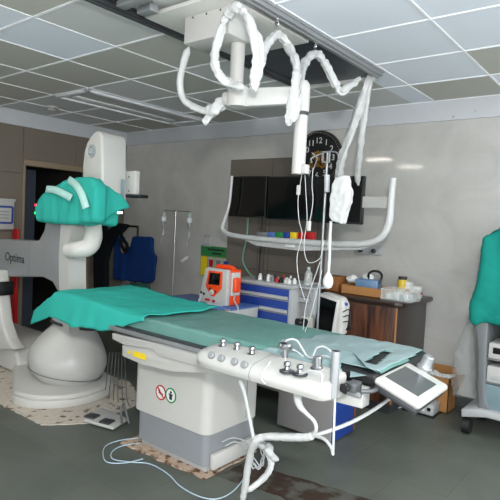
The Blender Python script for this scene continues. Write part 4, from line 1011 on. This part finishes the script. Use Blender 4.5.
# things on the counter
zc = zt_+.001
a_, b_ = W(341, 287, Y=4.08), W(384, 291, Y=4.08)
t = thing('cardboard_tray', 'shallow open cardboard tray on the wooden counter', 'tray', ((a_.x+b_.x)/2, 4.2, zc))
x0, x1, y0, y1, h_ = a_.x, b_.x, 4.08, 4.34, .075
MB().box((x0, y0, zc), (x1, y1, zc+.004)).build('tray_base', M['card'], t)
for q0, q1 in (((x0, y0), (x1, y0+.005)), ((x0, y1-.005), (x1, y1)), ((x0, y0), (x0+.005, y1)), ((x1-.005, y0), (x1, y1))): MB().box((q0[0], q0[1], zc), (q1[0], q1[1], zc+h_)).build('side_wall', M['card'], t)
zi = zc+.006
def lump(px, py, Y, r, sc, m, name, lab, cat, grp=None):
    c = W(px, py, Y=Y); e = MB(); e.ball(c, r, sc); e.remesh(.008, 2, lambda p: r*.3*noise.noise(p*25)); return tag(e.build(name, M[m]), lab, cat, grp)
o = MB().box((x0+.1, y0+.05, zi), (x0+.3, y0+.2, zi+.13), .01, rz=.15).build('pouch_pack', mat('blue_grey_pack', '#5f7fa0', .35, var=.3, scale=25)); tag(o, 'blue and white packet standing in the cardboard tray', 'packet')
lump(352, 279, 4.18, .05, (1.2, .7, .7), 'paper', 'gauze_pack', 'crumpled white packet at the left end of the cardboard tray', 'packet')
lump(361, 284, 4.16, .035, (1.3, .7, .6), 'cool', 'gauze_pack', 'crumpled grey packet low in the cardboard tray', 'packet')
e = MB(); c = W(375, 278, Y=4.2); e.tube([c+Vector((.06*math.cos(a), .02*math.sin(a*2), .06*math.sin(a))) for a in [2*PI*k/24 for k in range(25)]], .011, 8); 
tag(e.build('coiled_tube', M['black']), 'black tube coil at the right end of the cardboard tray', 'tube')
e = MB(); c = W(368, 277, Y=4.22); e.ball(c, .045, (1.3, .6, .8)); e.remesh(.009, 2); tag(e.build('face_mask', M['paper']), 'white mask lying in the cardboard tray beside the black coil', 'mask')
a_, b_ = W(322, 288, Y=4.1), W(339, 272, Y=4.1)
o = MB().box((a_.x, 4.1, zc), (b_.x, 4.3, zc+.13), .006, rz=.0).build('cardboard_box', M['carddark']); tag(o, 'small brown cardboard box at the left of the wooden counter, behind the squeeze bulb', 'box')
c = W(397, 283, Y=4.3)
t = thing('medicine_jar', 'yellow jar with a dark lid on the wooden counter', 'jar', (c.x, 4.42, zc))
MB().lathe([(0, 0), (.04, 0), (.042, .02), (.042, .13), (.036, .145), (0, .145)], (c.x, 4.42, zc), 22).build('jar', mat('yellow_jar', '#d8b93a', .4), t); MB().lathe([(.036, .143), (.038, .17), (0, .17)], (c.x, 4.42, zc), 22).build('lid', M['dark'], t)
for k, (px, w_, h_, m, lab) in enumerate(((404, .07, .13, 'paper', 'white medicine carton with red band beside the yellow jar'), (413, .09, .1, 'paper', 'low white carton at the right behind the clear tub'))):
    c = W(px, 285, Y=4.35); o = thing('medicine_carton', lab, 'carton', (c.x, 4.44, zc), 'cartons on the wooden counter')
    MB().box((c.x-w_/2, 4.4, zc), (c.x+w_/2, 4.47, zc+h_), .003).build('carton', M[m], o); MB().box((c.x-w_/2-.001, 4.399, zc+h_*.3), (c.x+w_/2+.001, 4.471, zc+h_*.5)).build('red_band', M['red'], o)
a_, b_ = W(381, 291, Y=4.06), W(418, 296, Y=4.06)
t = thing('clear_tub', 'clear plastic tub of packets at the right end of the wooden counter', 'tub', ((a_.x+b_.x)/2, 4.16, zc))
x0, x1 = a_.x, b_.x-.05; y0, y1 = 4.06, 4.26
e = MB()
for q0, q1 in (((x0, y0, zc), (x1, y1, zc+.003)), ((x0, y0, zc), (x1, y0+.003, zc+.085)), ((x0, y1-.003, zc), (x1, y1, zc+.085)), ((x0, y0, zc), (x0+.003, y1, zc+.085)), ((x1-.003, y0, zc), (x1, y1, zc+.085))): e.box(q0, q1)
e.build('walls', M['clear'], t)
e = MB(); 
for q0, q1 in (((x0-.006, y0-.006), (x1+.006, y0+.004)), ((x0-.006, y1-.004), (x1+.006, y1+.006)), ((x0-.006, y0), (x0+.004, y1)), ((x1-.004, y0), (x1+.006, y1))): e.box((q0[0], q0[1], zc+.082), (q1[0], q1[1], zc+.09))
e.build('rim', M['clear'], t)
for k in range(6):
    x = x0+.04+k*(x1-x0-.08)/5; o = MB().box((x-.022, y0+.03+.01*k, zc+.004), (x+.022, y0+.16, zc+.045+.01*(k % 3)), .006, rz=.3*random.uniform(-1, 1)).build('small_packet', M[['paper', 'cool', 'paper', 'cyan', 'paper', 'cool'][k]])
    tag(o, 'small pale packet lying inside the clear tub', 'packet', 'packets inside the clear tub')

# ================================================================== right side: cardboard carton, power unit, foot switch
fc = W(447, 414, Z=0.0); fl_ = W(431, 411, Z=0)
x1, y0 = fc.x, fc.y; x0 = x1-.2; y1 = min(y0+.2, YB-.03); h_ = .29
t = thing('cardboard_carton', 'open brown cardboard carton on the floor by the back wall', 'carton', ((x0+x1)/2, (y0+y1)/2, 0))
for nm, q0, q1, m in (('base', (x0, y0, .001), (x1, y1, .008), 'card'), ('side_wall', (x0, y0, .001), (x1, y0+.006, h_), 'card'), ('side_wall', (x0, y1-.006, .001), (x1, y1, h_), 'card'), ('side_wall', (x0, y0, .001), (x0+.006, y1, h_), 'card'), ('side_wall', (x1-.006, y0, .001), (x1, y1, h_), 'card')): MB().box(q0, q1).build(nm, M[m], t)
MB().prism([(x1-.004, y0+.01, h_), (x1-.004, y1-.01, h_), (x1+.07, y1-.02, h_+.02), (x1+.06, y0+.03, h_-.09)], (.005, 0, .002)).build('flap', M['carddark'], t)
MB().prism([(x0, y1, h_), (x1, y1, h_), (x1-.01, y1+.0, h_+.06), (x0, y1, h_+.06)], (0, .004, 0)).build('flap', M['card'], t)
e = MB()
for k in range(7): e.ball((x0+.03+.025*k+random.uniform(-.01, .01), y0+.05+.08*random.random(), h_-.02+.03*random.random()), .035, (1, .8, .6), 10, 8)
e.remesh(.009, 1, lambda p: .016*noise.noise(p*40)); tag(e.build('plastic_wrapping', M['paper'], smooth=0), 'crumpled white wrappers filling the open cardboard carton', 'wrapping')
c = W(418, 414, Z=.0)
t = thing('power_unit', 'small grey power unit with a printed label on the floor beneath the touch screen', 'power supply', (c.x, c.y, 0))
a = Vector((c.x-.11, c.y+.02, .015))
MB().box((c.x-.12, c.y, .012), (c.x+.12, c.y+.16, .1), .006).build('case', M['cool'], t)
MB().box((c.x-.13, c.y-.01, .0), (c.x+.13, c.y+.17, .014), .003).build('base_pad', M['black'], t)
MB().box((c.x-.06, c.y-.002, .035), (c.x+.05, c.y, .085)).build('printed_label', M['paper'], t)
e = MB()
for k in range(3): e.box((c.x-.05, c.y-.003, .042+.014*k), (c.x+.03, c.y-.002, .046+.014*k))
e.build('printed_line', M['ink'], t)
MB().cyl((c.x+.085, c.y-.004, .06), (c.x+.085, c.y+.0, .06), .016, seg=16).build('socket', M['black'], t)
c = W(391, 404, Z=0)
t = thing('foot_switch', 'small chrome foot switch on the floor left of the power unit', 'foot switch', (c.x, c.y, 0))
MB().lathe([(0, 0), (.06, 0), (.06, .012), (.045, .022), (0, .024)], (c.x, c.y, .002), 26).build('disc', M['cool'], t); MB().lathe([(.018, .02), (.018, .07), (.026, .074), (.026, .09), (0, .092)], (c.x, c.y, 0), 18).build('stem', M['chrome'], t)
e = MB().tube(cr([W(x, y, Z=.01) for x, y in ((365, 400), (375, 404), (388, 408), (402, 407), (410, 402))], 8), .006, 8)
tag(e.build('floor_cable', M['cable']), 'white cable on the floor curving past the chrome foot switch', 'cable')

# ================================================================== equipment trolley with green cover
Yt = 4.08
t = thing('equipment_trolley', 'grey equipment trolley on casters at the right edge under a green cover', 'trolley', (-.75, Yt+.25, 0))
xl = W(478, 350, Y=Yt).x
tg = mat('trolley_grey', '#6c7072', .4, var=.04)
MB().prism([W(x, y, Y=Yt-.02) for x, y in ((474, 318), (489, 318), (486.5, 345), (485, 380), (486, 402), (492, 414), (478, 411), (477, 395), (477.5, 350))], (0, .42, 0), .012, 3).build('side_column', tg, t)
zb = W(490, 412, Y=Yt).z
MB().box((xl+.02, Yt+.38, zb-.02), (xl+.6, Yt+.42, 1.0), .004).build('back_panel', M['dark'], t)
MB().box((xl+.53, Yt-.01, zb-.02), (xl+.6, Yt+.4, 1.0), .01).build('side_column', tg, t)
sh_ = [W(492, y, Y=Yt).z for y in (359, 383)]
for z in sh_: MB().box((xl+.04, Yt+.005, z-.012), (xl+.56, Yt+.39, z), .003).build('shelf', tg, t)
zp1 = sh_[1]-.015
MB().box((xl+.055, Yt-.005, zb+.02), (xl+.55, Yt+.02, zp1), .006).build('door_panel', M['cyan'], t)
e = MB().prism([W(x, y, Y=Yt-.06) for x, y in ((461, 409), (477, 409), (486, 411), (500, 414), (530, 419), (530, 428), (505, 423), (486, 418), (461, 417))], (0, .5, 0), .01); e.build('base', M['cool'], t)
for px, y in ((467, Yt+.0), (467, Yt+.4)):
    xx = W(467, 424, Y=Yt).x
    MB().cyl((xx-.028, y, .06), (xx+.028, y, .06), .058, seg=24).build('caster', M['rubber'], t)
for y in (Yt, Yt+.4): MB().cyl((xl+.52, y, .05), (xl+.55, y, .05), .049, seg=22).build('caster', M['rubber'], t)
MB().box((xl+.0, Yt-.0, 1.0), (xl+.62, Yt+.42, 1.3), .02).build('upper_case', tg, t)
for k, (z0, h_, lab) in enumerate(((sh_[0], .115, 'white recorder unit with dark slot on the upper shelf of the trolley'), (sh_[1], .12, 'white box unit on the lower shelf of the trolley'))):
    o = thing('recorder_unit', lab, 'electronic device', (xl+.25, Yt+.15, z0+.001), 'units in the equipment trolley')
    MB().box((xl+.07, Yt+.01, z0+.001), (xl+.45, Yt+.3, z0+h_), .006).build('case', M['white'], o)
    if k == 0: MB().box((xl+.1, Yt+.006, z0+.04), (xl+.42, Yt+.012, z0+.085), .002).build('slot', M['black'], o); MB().box((xl+.2, Yt+.003, z0+.05), (xl+.3, Yt+.0065, z0+.075)).build('paper_strip', M['paper'], o)
    else: MB().box((xl+.1, Yt+.006, z0+.02), (xl+.42, Yt+.011, z0+.05), .002).build('front_recess', M['cool'], o)
# green cover
e = MB()
pc = [W(x, y, Y=Yt-.06) for x, y in ((500, 224), (496, 230), (483, 236), (480, 262), (476, 285), (468, 304), (467, 320), (474, 329), (480, 324), (500, 326), (520, 327), (560, 330), (560, 228))]
e.prism(pc, (0, .5, 0), .03, 3); e.remesh(.016, 6, lambda p: .024*noise.noise(Vector((p.x*9, p.y*9, p.z*2)))+.007*noise.noise(p*22))
tag(e.build('cloth_cover', M['sheet_g'], smooth=60), 'green cloth cover draped over the trolley at the right edge', 'cloth cover')
# plastic bag hanging from trolley
e = MB()
ctr = [W(x, y, Y=Yt+.1) for x, y in ((471, 322), (468, 338), (464, 360), (463, 380), (463, 396))]
e.tube(cr(ctr, 6), [.03, .05, .075, .085, .075], 16); e.remesh(.012, 2, lambda p: .02*noise.noise(p*18))
tag(e.build('plastic_bag', M['bag'], smooth=60), 'crumpled clear plastic bag hanging at the left side of the trolley', 'bag')

# ================================================================== LIGHT
w = bpy.data.worlds.new('world'); bpy.context.scene.world = w; w.use_nodes = True
w.node_tree.nodes['Background'].inputs[0].default_value = (.93, .97, 1, 1); w.node_tree.nodes['Background'].inputs[1].default_value = 1.7
def area(name, loc, target, size, power, col=(1, 1, 1), sy=None):
    l = bpy.data.lights.new(name, 'AREA'); l.energy = power; l.color = col; l.size = size
    if sy: l.shape = 'RECTANGLE'; l.size_y = sy
    o = bpy.data.objects.new(name, l); C.objects.link(o); o.location = loc
    o.rotation_euler = (Vector(target)-Vector(loc)).to_track_quat('-Z', 'Y').to_euler(); return o
l = bpy.data.lights.new('camera_flash', 'POINT'); l.energy = 135; l.shadow_soft_size = .07; l.color = (1, .985, .965)
lo = bpy.data.objects.new('camera_flash', l); C.objects.link(lo); lo.location = (.14, -.05, 1.92)
# working ceiling lamps behind / beside the camera; the last one is added as fill
for k, (x, y) in enumerate(((-3.65, .33), (-3.75, 1.35), (.6, .6), (.6, -1.2), (-1.2, -1.4))):
    t = thing('ceiling_lamp', 'lit ceiling panel lamp out of the photo', 'light', (x, y, H-.03), 'lit ceiling lamps behind the camera')
    MB().box((x-.3, y-.3, H-.03), (x+.3, y+.3, H-.008), .004).build('frame', M['white'], t)
    MB().box((x-.2, y-.06, H-.034), (x+.2, y+.06, H-.028)).build('diffuser', M['lampface'], t)
area('ceiling_panel_light', (.75, 2.6, H-.04), (.75, 2.6, 0), 1.2, 22, (1, .99, .97), .3)  # added light out of view, brightens the right wall
t = thing('ceiling_lamp', 'lit ceiling panel lamp to the right of the photo', 'light', (.75, 2.6, H-.03), 'lit ceiling lamps behind the camera')
MB().box((.13, 2.42, H-.03), (1.37, 2.78, H-.008), .004).build('frame', M['white'], t)
sc = bpy.context.scene
sc.view_settings.view_transform = 'Standard'; sc.view_settings.look = 'None'; sc.view_settings.gamma = 1; sc.view_settings.exposure = .72
sc.view_settings.use_curve_mapping = False
